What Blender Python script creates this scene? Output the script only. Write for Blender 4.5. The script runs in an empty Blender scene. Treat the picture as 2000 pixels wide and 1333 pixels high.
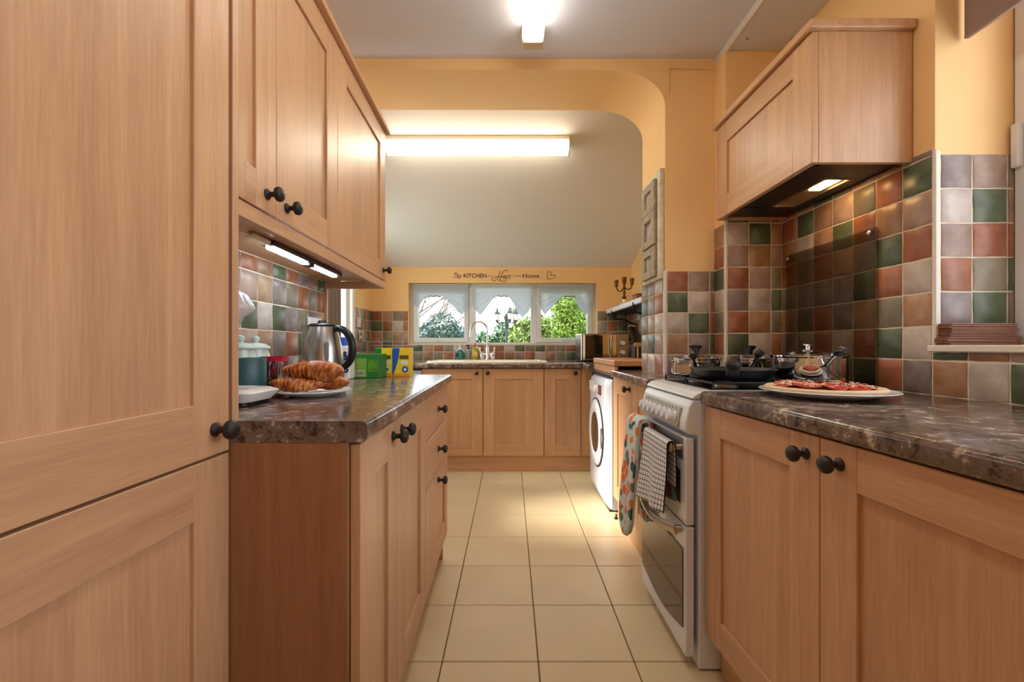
import bpy, bmesh, math, random
from mathutils import Matrix, Vector
C = bpy.context.scene.collection
S = bpy.context.scene
PI = math.pi
rnd = random.Random(7)
# ------------------------------------------------------------------ camera, sky, sun, exposure
FPX = 865.0
EYE = 1.084
cam_d = bpy.data.cameras.new('camera')
cam = bpy.data.objects.new('camera', cam_d)
C.objects.link(cam)
cam_d.sensor_width = 36.0
cam_d.lens = FPX * 36.0 / 2000.0
cam_d.shift_x = 3.0 / 2000.0
cam_d.shift_y = 9.5 / 2000.0
cam_d.clip_start = 0.02
cam.location = (0, 0, EYE)
cam.rotation_euler = (PI / 2, 0, 0)
S.camera = cam
S.view_settings.view_transform = 'Standard'
S.view_settings.look = 'None'
S.view_settings.gamma = 1.0
S.view_settings.use_curve_mapping = False
S.view_settings.exposure = 1.08
CEIL_LAMP = 8.0      # emission of the ceiling batten
SLOPE_LAMP = 13.0      # emission of the batten on the sloping ceiling
SKY = 2.3
world = bpy.data.worlds.new('sky')
S.world = world
world.use_nodes = True
_nt = world.node_tree
_bg = _nt.nodes['Background']
_tc = _nt.nodes.new('ShaderNodeTexCoord')
_sp = _nt.nodes.new('ShaderNodeSeparateXYZ')
_cr = _nt.nodes.new('ShaderNodeValToRGB')
_nt.links.new(_tc.outputs['Generated'], _sp.inputs[0])
_nt.links.new(_sp.outputs['Z'], _cr.inputs[0])
_cr.color_ramp.elements[0].color = (0.95, 0.97, 1.0, 1)
_cr.color_ramp.elements[1].color = (0.62, 0.78, 1.0, 1)
_nt.links.new(_cr.outputs[0], _bg.inputs['Color'])
_bg.inputs['Strength'].default_value = SKY
sun_d = bpy.data.lights.new('sun', 'SUN')
sun_d.energy = 6.0
sun_d.angle = 0.24
sun_d.color = (1.0, 0.93, 0.8)
sun = bpy.data.objects.new('sun', sun_d)
C.objects.link(sun)
sun.rotation_euler = Vector((1.9, .02, -1.12)).to_track_quat('-Z', 'Y').to_euler()
for nm, loc, rot, sx, sy in (('portal_far', (-0.08, 4.64, 1.41), (-PI / 2, 0, 0), 1.9, 0.62),
                             ('portal_right', (1.62, 0.02, 1.66), (0, PI / 2, 0), 1.1, 2.6),
                             ('portal_rear', (-1.57, 2.82, 1.48), (0, -PI / 2, 0), 1.05, .64),
                             ('portal_door', (-1.52, 3.6, 1.42), (0, -PI / 2, 0), 1.1, .62)):
    ld = bpy.data.lights.new(nm, 'AREA')
    ld.shape = 'RECTANGLE'
    ld.size = sx
    ld.size_y = sy
    ld.cycles.is_portal = True
    lo = bpy.data.objects.new(nm, ld)
    C.objects.link(lo)
    lo.location = loc
    lo.rotation_euler = rot
# ------------------------------------------------------------------ mesh helpers
def lin(c):
    c = c / 255.0
    return c / 12.92 if c <= 0.04045 else ((c + 0.055) / 1.055) ** 2.4
def rgb(r, g, b):
    return (lin(r), lin(g), lin(b), 1.0)
class MB:
    def __init__(self, M=None):
        self.v = []; self.f = []; self.m = []; self.uv = []; self.M = M or Matrix.Identity(4)
    def add(self, vs, fs, mat=0, M=None, uv=None):
        n = len(self.v)
        T = self.M @ M if M is not None else self.M
        self.v += [tuple(T @ Vector(p)) for p in vs]
        self.uv += list(uv) if uv else [(0, 0)] * len(vs)
        for f in fs:
            self.f.append([i + n for i in f]); self.m.append(mat)
        return self
    def box(self, x0, x1, y0, y1, z0, z1, b=0.0, mat=0, M=None):
        if b <= 0:
            vs = [(x, y, z) for x in (x0, x1) for y in (y0, y1) for z in (z0, z1)]
            fs = [(0, 1, 3, 2), (4, 6, 7, 5), (0, 4, 5, 1), (2, 3, 7, 6), (0, 2, 6, 4), (1, 5, 7, 3)]
            return self.add(vs, fs, mat, M)
        b = min(b, (x1 - x0) * .45, (y1 - y0) * .45, (z1 - z0) * .45)
        vs = []; idx = {}
        X = (x0, x1); Y = (y0, y1); Z = (z0, z1)
        for i in (0, 1):
            for j in (0, 1):
                for k in (0, 1):
                    sx, sy, sz = (1 - 2 * i) * b, (1 - 2 * j) * b, (1 - 2 * k) * b
                    idx[i, j, k, 0] = len(vs); vs.append((X[i], Y[j] + sy, Z[k] + sz))
                    idx[i, j, k, 1] = len(vs); vs.append((X[i] + sx, Y[j], Z[k] + sz))
                    idx[i, j, k, 2] = len(vs); vs.append((X[i] + sx, Y[j] + sy, Z[k]))
        g = lambda *a: idx[a]
        fs = []
        for i in (0, 1):
            fs.append([g(i, 0, 0, 0), g(i, 0, 1, 0), g(i, 1, 1, 0), g(i, 1, 0, 0)])
            fs.append([g(0, i, 0, 1), g(1, i, 0, 1), g(1, i, 1, 1), g(0, i, 1, 1)])
            fs.append([g(0, 0, i, 2), g(0, 1, i, 2), g(1, 1, i, 2), g(1, 0, i, 2)])
            for j in (0, 1):
                fs.append([g(i, j, 0, 0), g(i, j, 1, 0), g(i, j, 1, 1), g(i, j, 0, 1)])
                fs.append([g(i, 0, j, 0), g(i, 1, j, 0), g(i, 1, j, 2), g(i, 0, j, 2)])
                fs.append([g(0, i, j, 1), g(1, i, j, 1), g(1, i, j, 2), g(0, i, j, 2)])
                for k in (0, 1):
                    fs.append([g(i, j, k, 0), g(i, j, k, 1), g(i, j, k, 2)])
        return self.add(vs, fs, mat, M)
    def prism(self, pts, a0, a1, axis='y', mat=0, M=None):
        # polygon pts in the two other axes, swept along axis between a0 and a1
        def p(q, a):
            if axis == 'y': return (q[0], a, q[1])
            if axis == 'x': return (a, q[0], q[1])
            return (q[0], q[1], a)
        n = len(pts)
        vs = [p(q, a0) for q in pts] + [p(q, a1) for q in pts]
        fs = [list(range(n)), list(range(2 * n - 1, n - 1, -1))]
        for i in range(n):
            j = (i + 1) % n
            fs.append([i, j, n + j, n + i])
        return self.add(vs, fs, mat, M)
    def lathe(self, prof, seg=24, mat=0, M=None, a0=0, a1=2 * PI, rib=None):
        vs = []; fs = []; full = abs(a1 - a0 - 2 * PI) < 1e-6
        n = seg if full else seg + 1
        for (r, h) in prof:
            for s in range(n):
                a = a0 + (a1 - a0) * s / seg
                rr = r * (1 + rib(a, h)) if rib else r
                vs.append((rr * math.cos(a), rr * math.sin(a), h))
        for i in range(len(prof) - 1):
            for s in range(seg):
                t = (s + 1) % n
                fs.append([i * n + s, i * n + t, (i + 1) * n + t, (i + 1) * n + s])
        if full:
            if prof[0][0] > 1e-6: fs.append(list(range(n - 1, -1, -1)))
            if prof[-1][0] > 1e-6: fs.append([(len(prof) - 1) * n + s for s in range(n)])
        return self.add(vs, fs, mat, M)
    def tube(self, pts, r, seg=8, mat=0, M=None, flat=None, cap=True):
        pts = [Vector(p) for p in pts]; n = len(pts)
        R = r if isinstance(r, (list, tuple)) else [r] * n
        vs = []; fs = []
        up = None
        for i, p in enumerate(pts):
            t = (pts[min(i + 1, n - 1)] - pts[max(i - 1, 0)]).normalized()
            if up is None:
                up = Vector((0, 0, 1)) if abs(t.z) < .9 else Vector((1, 0, 0))
            a = t.cross(up)
            if a.length < 1e-5: a = t.cross(Vector((0, 1, 0)))
            a.normalize(); b = a.cross(t).normalized(); up = b
            for s in range(seg):
                an = 2 * PI * s / seg
                fa, fb = (flat if flat else (1, 1))
                vs.append(tuple(p + a * (math.cos(an) * R[i] * fa) + b * (math.sin(an) * R[i] * fb)))
        for i in range(n - 1):
            for s in range(seg):
                t = (s + 1) % seg
                fs.append([i * seg + s, i * seg + t, (i + 1) * seg + t, (i + 1) * seg + s])
        if cap:
            fs.append(list(range(seg - 1, -1, -1))); fs.append([(n - 1) * seg + s for s in range(seg)])
        return self.add(vs, fs, mat, M)
    def grid(self, fn, nu, nv, mat=0, M=None, uvfn=None):
        vs = [fn(i / nu, j / nv) for j in range(nv + 1) for i in range(nu + 1)]
        uv = [uvfn(i / nu, j / nv) for j in range(nv + 1) for i in range(nu + 1)] if uvfn else None
        fs = [[j * (nu + 1) + i, j * (nu + 1) + i + 1, (j + 1) * (nu + 1) + i + 1, (j + 1) * (nu + 1) + i]
              for j in range(nv) for i in range(nu)]
        return self.add(vs, fs, mat, M, uv)
    def mesh(self, name, mats, smooth=False):
        me = bpy.data.meshes.new(name)
        me.from_pydata(self.v, [], self.f)
        for m in (mats if isinstance(mats, (list, tuple)) else [mats]): me.materials.append(m)
        me.polygons.foreach_set('material_index', self.m)
        if any(u != (0, 0) for u in self.uv):
            ul = me.uv_layers.new(name='UVMap')
            for l in me.loops: ul.data[l.index].uv = self.uv[l.vertex_index]
        bm = bmesh.new(); bm.from_mesh(me)
        bmesh.ops.recalc_face_normals(bm, faces=bm.faces)
        bm.to_mesh(me); bm.free()
        if smooth:
            me.polygons.foreach_set('use_smooth', [True] * len(me.polygons))
            try: me.set_sharp_from_angle(angle=math.radians(40 if smooth is True else smooth))
            except Exception: pass
        me.update()
        return me
    def build(self, name, mats, parent=None, smooth=False):
        o = bpy.data.objects.new(name, self.mesh(name, mats, smooth))
        C.objects.link(o)
        if parent is not None: o.parent = parent
        return o
def tag(o, label, cat, group=None):
    o['label'] = label; o['category'] = cat
    if group: o['group'] = group
    return o
def thing(name, label, cat, loc=(0, 0, 0), rz=0.0, group=None):
    o = bpy.data.objects.new(name, None)
    o.empty_display_size = 0.05
    C.objects.link(o)
    o.location = loc; o.rotation_euler = (0, 0, rz)
    return tag(o, label, cat, group)
def struct(o):
    o['kind'] = 'structure'
    return o
def inst(name, me, parent, M=None):
    o = bpy.data.objects.new(name, me)
    C.objects.link(o)
    o.parent = parent
    if M is not None: o.matrix_local = M
    return o
T = Matrix.Translation
def R(a, ax): return Matrix.Rotation(math.radians(a), 4, ax)
def mod(o, kind, **kw):
    m = o.modifiers.new(kind.lower(), kind)
    for k, v in kw.items(): setattr(m, k, v)
    return m
# ------------------------------------------------------------------ materials
def newmat(name):
    m = bpy.data.materials.new(name); m.use_nodes = True
    nt = m.node_tree
    return m, nt, nt.nodes['Principled BSDF']
def N(nt, kind, **kw):
    n = nt.nodes.new(kind)
    for k, v in kw.items():
        if k in n.inputs: n.inputs[k].default_value = v
        else: setattr(n, k, v)
    return n
def plain(name, col, rough=0.5, metal=0.0, coat=0.0, bump=0.0, bscale=60.0, var=0.0, vscale=6.0, **kw):
    m, nt, b = newmat(name)
    b.inputs['Base Color'].default_value = col
    b.inputs['Roughness'].default_value = rough
    b.inputs['Metallic'].default_value = metal
    b.inputs['Coat Weight'].default_value = coat
    for k, v in kw.items(): b.inputs[k].default_value = v
    tc = N(nt, 'ShaderNodeTexCoord')
    if var > 0:
        no = N(nt, 'ShaderNodeTexNoise', Scale=vscale, Detail=5.0)
        nt.links.new(tc.outputs['Object'], no.inputs['Vector'])
        hs = N(nt, 'ShaderNodeHueSaturation', Color=col)
        mr = N(nt, 'ShaderNodeMapRange')
        mr.inputs['From Min'].default_value = .3; mr.inputs['From Max'].default_value = .7
        mr.inputs['To Min'].default_value = 1 - var; mr.inputs['To Max'].default_value = 1 + var
        nt.links.new(no.outputs['Fac'], mr.inputs['Value'])
        nt.links.new(mr.outputs[0], hs.inputs['Value'])
        nt.links.new(hs.outputs[0], b.inputs['Base Color'])
    if bump > 0:
        no = N(nt, 'ShaderNodeTexNoise', Scale=bscale, Detail=4.0)
        nt.links.new(tc.outputs['Object'], no.inputs['Vector'])
        bp = N(nt, 'ShaderNodeBump', Strength=bump, Distance=0.002)
        nt.links.new(no.outputs['Fac'], bp.inputs['Height'])
        nt.links.new(bp.outputs[0], b.inputs['Normal'])
    return m
def emit(name, col, strength):
    m, nt, b = newmat(name)
    b.inputs['Base Color'].default_value = (.8, .8, .8, 1)
    b.inputs['Emission Color'].default_value = col
    b.inputs['Emission Strength'].default_value = strength
    return m
def wood(name, axis='z', c0=(180, 134, 98), c1=(208, 163, 122), bands=0.0, rough=0.42):
    m, nt, b = newmat(name)
    tc = N(nt, 'ShaderNodeTexCoord'); mp = N(nt, 'ShaderNodeMapping')
    sc = {'x': (.045, 1, 1), 'y': (1, .045, 1), 'z': (1, 1, .045)}[axis]
    mp.inputs['Scale'].default_value = sc
    oi = N(nt, 'ShaderNodeObjectInfo')
    ad = N(nt, 'ShaderNodeVectorMath', operation='ADD')
    mu = N(nt, 'ShaderNodeVectorMath', operation='SCALE'); mu.inputs[0].default_value = (7.0, 5.0, 3.0)
    nt.links.new(oi.outputs['Random'], mu.inputs['Scale'])
    nt.links.new(tc.outputs['Object'], ad.inputs[0]); nt.links.new(mu.outputs[0], ad.inputs[1])
    nt.links.new(ad.outputs[0], mp.inputs['Vector'])
    n1 = N(nt, 'ShaderNodeTexNoise', Scale=190.0, Detail=4.0, Roughness=.65)
    n2 = N(nt, 'ShaderNodeTexNoise', Scale=16.0, Detail=3.0, Distortion=1.2)
    nt.links.new(mp.outputs[0], n1.inputs['Vector']); nt.links.new(mp.outputs[0], n2.inputs['Vector'])
    mx = N(nt, 'ShaderNodeMath', operation='MULTIPLY_ADD'); mx.inputs[1].default_value = .55
    nt.links.new(n1.outputs['Fac'], mx.inputs[0])
    m2 = N(nt, 'ShaderNodeMath', operation='MULTIPLY'); m2.inputs[1].default_value = .55
    nt.links.new(n2.outputs['Fac'], m2.inputs[0]); nt.links.new(m2.outputs[0], mx.inputs[2])
    cr = N(nt, 'ShaderNodeValToRGB')
    cr.color_ramp.elements[0].position = .34; cr.color_ramp.elements[0].color = rgb(*c0)
    cr.color_ramp.elements[1].position = .72; cr.color_ramp.elements[1].color = rgb(*c1)
    nt.links.new(mx.outputs[0], cr.inputs[0])
    hs = N(nt, 'ShaderNodeHueSaturation')
    nt.links.new(cr.outputs[0], hs.inputs['Color'])
    val = N(nt, 'ShaderNodeMath', operation='MULTIPLY_ADD'); val.inputs[1].default_value = .10; val.inputs[2].default_value = .95
    nt.links.new(oi.outputs['Random'], val.inputs[0])
    last = val
    if bands > 0:
        sp = N(nt, 'ShaderNodeSeparateXYZ'); nt.links.new(ad.outputs[0], sp.inputs[0])
        sm = N(nt, 'ShaderNodeMath', operation='ADD')
        nt.links.new(sp.outputs['X'], sm.inputs[0]); nt.links.new(sp.outputs['Y'], sm.inputs[1])
        dv = N(nt, 'ShaderNodeMath', operation='DIVIDE'); dv.inputs[1].default_value = .105
        nt.links.new(sm.outputs[0], dv.inputs[0])
        fl = N(nt, 'ShaderNodeMath', operation='FLOOR'); nt.links.new(dv.outputs[0], fl.inputs[0])
        wn = N(nt, 'ShaderNodeTexWhiteNoise', noise_dimensions='1D'); nt.links.new(fl.outputs[0], wn.inputs['W'])
        b2 = N(nt, 'ShaderNodeMath', operation='MULTIPLY_ADD'); b2.inputs[1].default_value = bands
        nt.links.new(wn.outputs['Value'], b2.inputs[0]); nt.links.new(val.outputs[0], b2.inputs[2])
        b3 = N(nt, 'ShaderNodeMath', operation='SUBTRACT'); b3.inputs[1].default_value = bands * .5
        nt.links.new(b2.outputs[0], b3.inputs[0]); last = b3
    nt.links.new(last.outputs[0], hs.inputs['Value'])
    nt.links.new(hs.outputs[0], b.inputs['Base Color'])
    b.inputs['Roughness'].default_value = rough
    b.inputs['Coat Weight'].default_value = .12; b.inputs['Coat Roughness'].default_value = .3
    bp = N(nt, 'ShaderNodeBump', Strength=.10, Distance=.001)
    nt.links.new(n1.outputs['Fac'], bp.inputs['Height']); nt.links.new(bp.outputs[0], b.inputs['Normal'])
    return m
def speckle(name):
    m, nt, b = newmat(name)
    tc = N(nt, 'ShaderNodeTexCoord')
    n1 = N(nt, 'ShaderNodeTexNoise', Scale=24.0, Detail=9.0, Roughness=.78, Distortion=.4)
    n2 = N(nt, 'ShaderNodeTexNoise', Scale=9.0, Detail=3.0)
    for n in (n1, n2): nt.links.new(tc.outputs['Object'], n.inputs['Vector'])
    cr = N(nt, 'ShaderNodeValToRGB'); e = cr.color_ramp.elements
    e[0].position = .35; e[0].color = rgb(40, 31, 29)
    e[1].position = .62; e[1].color = rgb(204, 182, 162)
    for p, c in ((.42, (66, 53, 49)), (.48, (120, 100, 88)), (.54, (104, 90, 86))):
        x = e.new(p); x.color = rgb(*c)
    nt.links.new(n1.outputs['Fac'], cr.inputs[0])
    hs = N(nt, 'ShaderNodeHueSaturation'); nt.links.new(cr.outputs[0], hs.inputs['Color'])
    mr = N(nt, 'ShaderNodeMapRange'); mr.inputs['From Min'].default_value = .3; mr.inputs['From Max'].default_value = .7
    mr.inputs['To Min'].default_value = .65; mr.inputs['To Max'].default_value = 1.25
    nt.links.new(n2.outputs['Fac'], mr.inputs['Value']); nt.links.new(mr.outputs[0], hs.inputs['Value'])
    nt.links.new(hs.outputs[0], b.inputs['Base Color'])
    b.inputs['Roughness'].default_value = .15
    n3 = N(nt, 'ShaderNodeTexNoise', Scale=260.0, Detail=2.0); nt.links.new(tc.outputs['Object'], n3.inputs['Vector'])
    bp = N(nt, 'ShaderNodeBump', Strength=.03, Distance=.001)
    nt.links.new(n3.outputs['Fac'], bp.inputs['Height']); nt.links.new(bp.outputs[0], b.inputs['Normal'])
    return m
def glassy(name, tint=(1, 1, 1, 1), fres=1.45, rough=0.0, opaque=0.0, body=(0, 0, 0, 1)):
    m, nt, b = newmat(name)
    nt.nodes.remove(b)
    out = nt.nodes['Material Output']
    tr = N(nt, 'ShaderNodeBsdfTransparent', Color=tint)
    gl = N(nt, 'ShaderNodeBsdfGlossy', Roughness=rough)
    fr = N(nt, 'ShaderNodeFresnel'); ge = N(nt, 'ShaderNodeNewGeometry'); im = N(nt, 'ShaderNodeMath', operation='MULTIPLY_ADD')
    im.inputs[1].default_value = 1 / fres - fres; im.inputs[2].default_value = fres
    nt.links.new(ge.outputs['Backfacing'], im.inputs[0]); nt.links.new(im.outputs[0], fr.inputs['IOR'])
    mx = N(nt, 'ShaderNodeMixShader')
    nt.links.new(fr.outputs[0], mx.inputs[0])
    base = tr
    if opaque > 0:
        df = N(nt, 'ShaderNodeBsdfDiffuse', Color=body)
        m0 = N(nt, 'ShaderNodeMixShader'); m0.inputs[0].default_value = opaque
        nt.links.new(tr.outputs[0], m0.inputs[1]); nt.links.new(df.outputs[0], m0.inputs[2]); base = m0
    nt.links.new(base.outputs[0], mx.inputs[1]); nt.links.new(gl.outputs[0], mx.inputs[2])
    nt.links.new(mx.outputs[0], out.inputs[0])
    return m
def tilemat(name, c):
    m, nt, b = newmat(name)
    tc = N(nt, 'ShaderNodeTexCoord'); oi = N(nt, 'ShaderNodeObjectInfo')
    ad = N(nt, 'ShaderNodeVectorMath', operation='ADD')
    mu = N(nt, 'ShaderNodeVectorMath', operation='SCALE'); mu.inputs[0].default_value = (9.0, 4.0, 3.0)
    nt.links.new(oi.outputs['Random'], mu.inputs['Scale'])
    nt.links.new(tc.outputs['Object'], ad.inputs[0]); nt.links.new(mu.outputs[0], ad.inputs[1])
    n1 = N(nt, 'ShaderNodeTexNoise', Scale=14.0, Detail=4.0, Roughness=.6)
    nt.links.new(ad.outputs[0], n1.inputs['Vector'])
    cr = N(nt, 'ShaderNodeValToRGB'); e = cr.color_ramp.elements
    e[0].position = .3; e[0].color = rgb(*[max(0, q - 20) for q in c])
    e[1].position = .7; e[1].color = rgb(*[min(255, q + 16) for q in c])
    nt.links.new(n1.outputs['Fac'], cr.inputs[0])
    hs = N(nt, 'ShaderNodeHueSaturation'); nt.links.new(cr.outputs[0], hs.inputs['Color'])
    va = N(nt, 'ShaderNodeMath', operation='MULTIPLY_ADD'); va.inputs[1].default_value = .22; va.inputs[2].default_value = .89
    nt.links.new(oi.outputs['Random'], va.inputs[0]); nt.links.new(va.outputs[0], hs.inputs['Value'])
    nt.links.new(hs.outputs[0], b.inputs['Base Color'])
    b.inputs['Roughness'].default_value = .38
    bp = N(nt, 'ShaderNodeBump', Strength=.25, Distance=.002)
    nt.links.new(n1.outputs['Fac'], bp.inputs['Height']); nt.links.new(bp.outputs[0], b.inputs['Normal'])
    return m
W_V = wood('oak_upright', 'z', bands=.13)
W_S = wood('oak_stile', 'z')
W_H = wood('oak_rail', 'x')
W_Y = wood('oak_along', 'y')
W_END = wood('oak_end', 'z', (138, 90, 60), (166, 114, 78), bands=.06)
W_PINE = wood('pine_box', 'y', (196, 140, 98), (224, 172, 128))
W_DARK = wood('dark_mat_wood', 'x', (104, 58, 40), (150, 96, 66), rough=.5)
TOP = speckle('speckled_laminate')
M_YEL = plain('yellow_paint', rgb(246, 204, 144), .75, bump=.15, bscale=30, var=.03, vscale=2)
M_CEIL = plain('ceiling_paint', rgb(226, 228, 240), .85, bump=.1, bscale=25)
M_SLOPE = plain('slope_paint', rgb(228, 222, 214), .8, bump=.12, bscale=20)
M_WHITE = plain('white_gloss', rgb(232, 230, 232), .3)
M_TRIM = plain('white_trim', rgb(226, 218, 206), .5)
M_UPVC = plain('white_upvc', rgb(230, 230, 232), .35)
M_ENAM = plain('white_enamel', rgb(218, 221, 232), .22, coat=.3)
M_ENAM2 = plain('warm_enamel', rgb(222, 225, 228), .3)
M_GROUT = plain('grout', rgb(226, 212, 192), .8)
M_FGROUT = plain('floor_grout', rgb(92, 82, 62), .9)
M_BLACK = plain('black_plastic', rgb(14, 13, 14), .35)
M_IRON = plain('black_iron', rgb(52, 45, 42), .42, metal=.5, bump=1.0, bscale=170)
M_CAST = plain('cast_grate', rgb(20, 20, 20), .6)
M_PAN = plain('pan_black', rgb(20, 20, 24), .45, bump=.1)
M_CHROME = plain('chrome', rgb(225, 225, 228), .08, metal=1.0)
M_STEEL = plain('brushed_steel', rgb(176, 174, 170), .28, metal=1.0, bump=.05, bscale=300)
M_STEEL2 = plain('satin_steel', rgb(190, 180, 165), .35, metal=1.0)
M_DKGREY = plain('dark_grey_metal', rgb(52, 48, 46), .4, metal=.6)
M_GREEN = plain('leaf_green', rgb(60, 112, 48), .6)
M_CER = plain('cream_ceramic', rgb(238, 230, 212), .18, coat=.4)
M_PORC = plain('porcelain', rgb(232, 230, 228), .2, coat=.4)
M_MINT = plain('mint_ceramic', rgb(206, 222, 214), .25, coat=.3)
M_TEAL = plain('teal_ceramic', rgb(42, 84, 90), .4)
M_GLASS = glassy('clear_glass', (.97, .98, .98, 1))
M_SMOKE = glassy('smoked_glass', (.70, .67, .63, 1), 1.3)
M_OVEN = plain('oven_glass', rgb(30, 26, 24), .06, coat=.6)
M_OVEN2 = plain('oven_glass_bright', rgb(92, 80, 68), .07, metal=.75)
M_TAUPE = plain('taupe_fabric', rgb(150, 126, 116), .9, bump=.3, bscale=300)
M_HOODLAMP = emit('hood_lamp_glow', (1.0, .60, .24, 1), 18.0)
M_LED = emit('led_glow', (.80, .93, 1.0, 1), 16.0)
M_TUBE_C = emit('ceiling_tube_glow', (1.0, .91, .74, 1), CEIL_LAMP)
M_SIDE_C = emit('ceiling_tube_side_glow', (1.0, .93, .80, 1), CEIL_LAMP * .34)
M_SIDE_S = emit('slope_tube_side_glow', (1.0, .91, .72, 1), SLOPE_LAMP * .30)
M_TUBE_S = emit('slope_tube_glow', (1.0, .91, .72, 1), SLOPE_LAMP)
PAL = {'G': (88, 98, 74), 'T': (160, 100, 72), 'B': (166, 126, 96), 'M': (134, 118, 114), 'C': (192, 178, 168),
       'P': (166, 138, 124), 'O': (134, 122, 102), 'L': (178, 148, 116)}
TM = {k: tilemat('glazed_tile_' + n, PAL[k]) for k, n in
      zip('GTBMCPOL', ('green', 'terracotta', 'brown', 'mauve', 'cream', 'pink', 'olive', 'tan'))}
M_FLOOR = plain('floor_tile', rgb(216, 196, 160), .34, var=.05, vscale=3.5, bump=.06, bscale=18)
# ------------------------------------------------------------------ room shell
XL = lambda y: -0.881 - 0.029 * y      # left wall face
XR = 1.28                              # right wall face
YF = 4.5                               # far wall face
ZW = 0.935                             # worktop height
# floor with its tiles
fl = struct(MB().box(-1.6, 1.7, -1.7, 4.8, -0.12, -0.004).build('floor', M_FGROUT))
me_ft = [MB().box(-.163, .163, -.163, .163, -.008, 0, b=.0022).mesh('floor_tile', M_FLOOR) for _ in range(1)]
for i in range(-4, 5):
    for j in range(-5, 14):
        x = -.2346 + .33 * i - .165 + .0; y = 1.521 + .33 * (j - 4) + .165
        if x > 1.5 or x < -1.5: continue
        if y > 4.3: continue
        hid = (y < 3.6 and (x < -.75 or (x > .95)))
        if hid: continue
        inst('tile', me_ft[0], fl, T((x + .33, y, 0)) @ R(rnd.choice((0, 90, 180, 270)), 'Z'))
# tiles on walls
_tc_cache = {}
def tile_mesh(w, h, key, var):
    k = (round(w, 4), round(h, 4), key, var)
    if k in _tc_cache: return _tc_cache[k]
    r = random.Random(hash((round(w * 1000), round(h * 1000), var)) & 0xffff)
    g = .0024
    out = []
    def side(a, b):
        for t in (0, .33, .67):
            out.append([a[0] + (b[0] - a[0]) * t + r.uniform(-1, 1) * .0011, a[1] + (b[1] - a[1]) * t + r.uniform(-1, 1) * .0011])
    c = [(g, g), (w - g, g), (w - g, h - g), (g, h - g)]
    for i in range(4): side(c[i], c[(i + 1) % 4])
    n = len(out); cx, cy = w / 2, h / 2
    vs = [(p[0], p[1], 0) for p in out] + [(p[0], p[1], .0045) for p in out]
    ins = []
    for p in out:
        dx = -.003 if p[0] > cx + .2 * w else (.003 if p[0] < cx - .2 * w else 0)
        dy = -.003 if p[1] > cy + .2 * h else (.003 if p[1] < cy - .2 * h else 0)
        if w < .02: dx *= .3
        if h < .02: dy *= .3
        ins.append((p[0] + dx, p[1] + dy, .0066))
    vs += ins
    fs = []
    for lv in (0, 1):
        for i in range(n):
            j = (i + 1) % n
            fs.append([lv * n + i, lv * n + j, (lv + 1) * n + j, (lv + 1) * n + i])
    fs.append([2 * n + i for i in range(n)])
    mb = MB(); mb.add(vs, fs)
    _tc_cache[k] = mb.mesh('tile', TM[key], smooth=50)
    return _tc_cache[k]
def tiled(wall, O, U, Nn, us, zs, rows, grout=True):
    """us: edges along U from O; zs: edges in height; rows: strings bottom row first"""
    O = Vector(O); U = Vector(U).normalized(); V = Vector((0, 0, 1)); Nn = Vector(Nn).normalized()
    # keep a right-handed frame
    B = Matrix((U, V, Nn)).transposed().to_4x4()
    hand = U.cross(V).dot(Nn)
    for r, row in enumerate(rows):
        for c, key in enumerate(row):
            if key == '.' or key == ' ': continue
            w = us[c + 1] - us[c]; h = zs[r + 1] - zs[r]
            p = O + U * us[c] + V * zs[r]
            if hand > 0:
                M = T(p) @ B
            else:
                M = T(p + U * w) @ Matrix((-U, V, Nn)).transposed().to_4x4()
            inst('tile', tile_mesh(w, h, key, rnd.randrange(3)), wall, M)
    if grout:
        q = MB()
        u0, u1, z0, z1 = us[0], us[-1], zs[0], zs[-1]
        a = O + U * u0 + V * z0; b = O + U * u1 + V * z0; c = O + U * u1 + V * z1; d = O + U * u0 + V * z1
        pts = [a, b, c, d]
        vs = [tuple(p) for p in pts] + [tuple(p + Nn * .0034) for p in pts]
        q.add(vs, [(0, 1, 2, 3), (7, 6, 5, 4), (0, 1, 5, 4), (1, 2, 6, 5), (2, 3, 7, 6), (3, 0, 4, 7)])
        q.build('grout', M_GROUT, wall)
ZR = [ZW] + [1.04 + .1035 * k for k in range(7)]          # course lines on side walls
# left wall (runs slightly outwards) with return to the wider rear part
wl = MB(); ye = 2.256
wl.prism([(XL(-1.7), -1.7), (XL(ye), ye), (-1.52, ye), (-1.52, 2.12), (-1.1, 2.12), (-1.0, -1.7)], 0, 2.62, 'z')
wall_l = struct(wl.build('wall_left', M_YEL))
d = Vector((-.029, 1, 0)).normalized()
ys = [1.29, 1.402, 1.512, 1.6175, 1.726, 1.836, 1.947, 2.058, 2.159, 2.243]
tiled(wall_l, (XL(0), 0, 0), d, (1, .029, 0), ys, ZR[:5] + [1.409],
      ['MBPCTMOGB', 'GTPBMTGOT', 'CPGCGMOMP', 'TMPLMOTOT', 'OMTBGTMPG'])
MB().box(-.945, -.93, 2.2435, 2.262, .9, 1.43, b=.002).build('edge_trim', W_S, wall_l)
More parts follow.
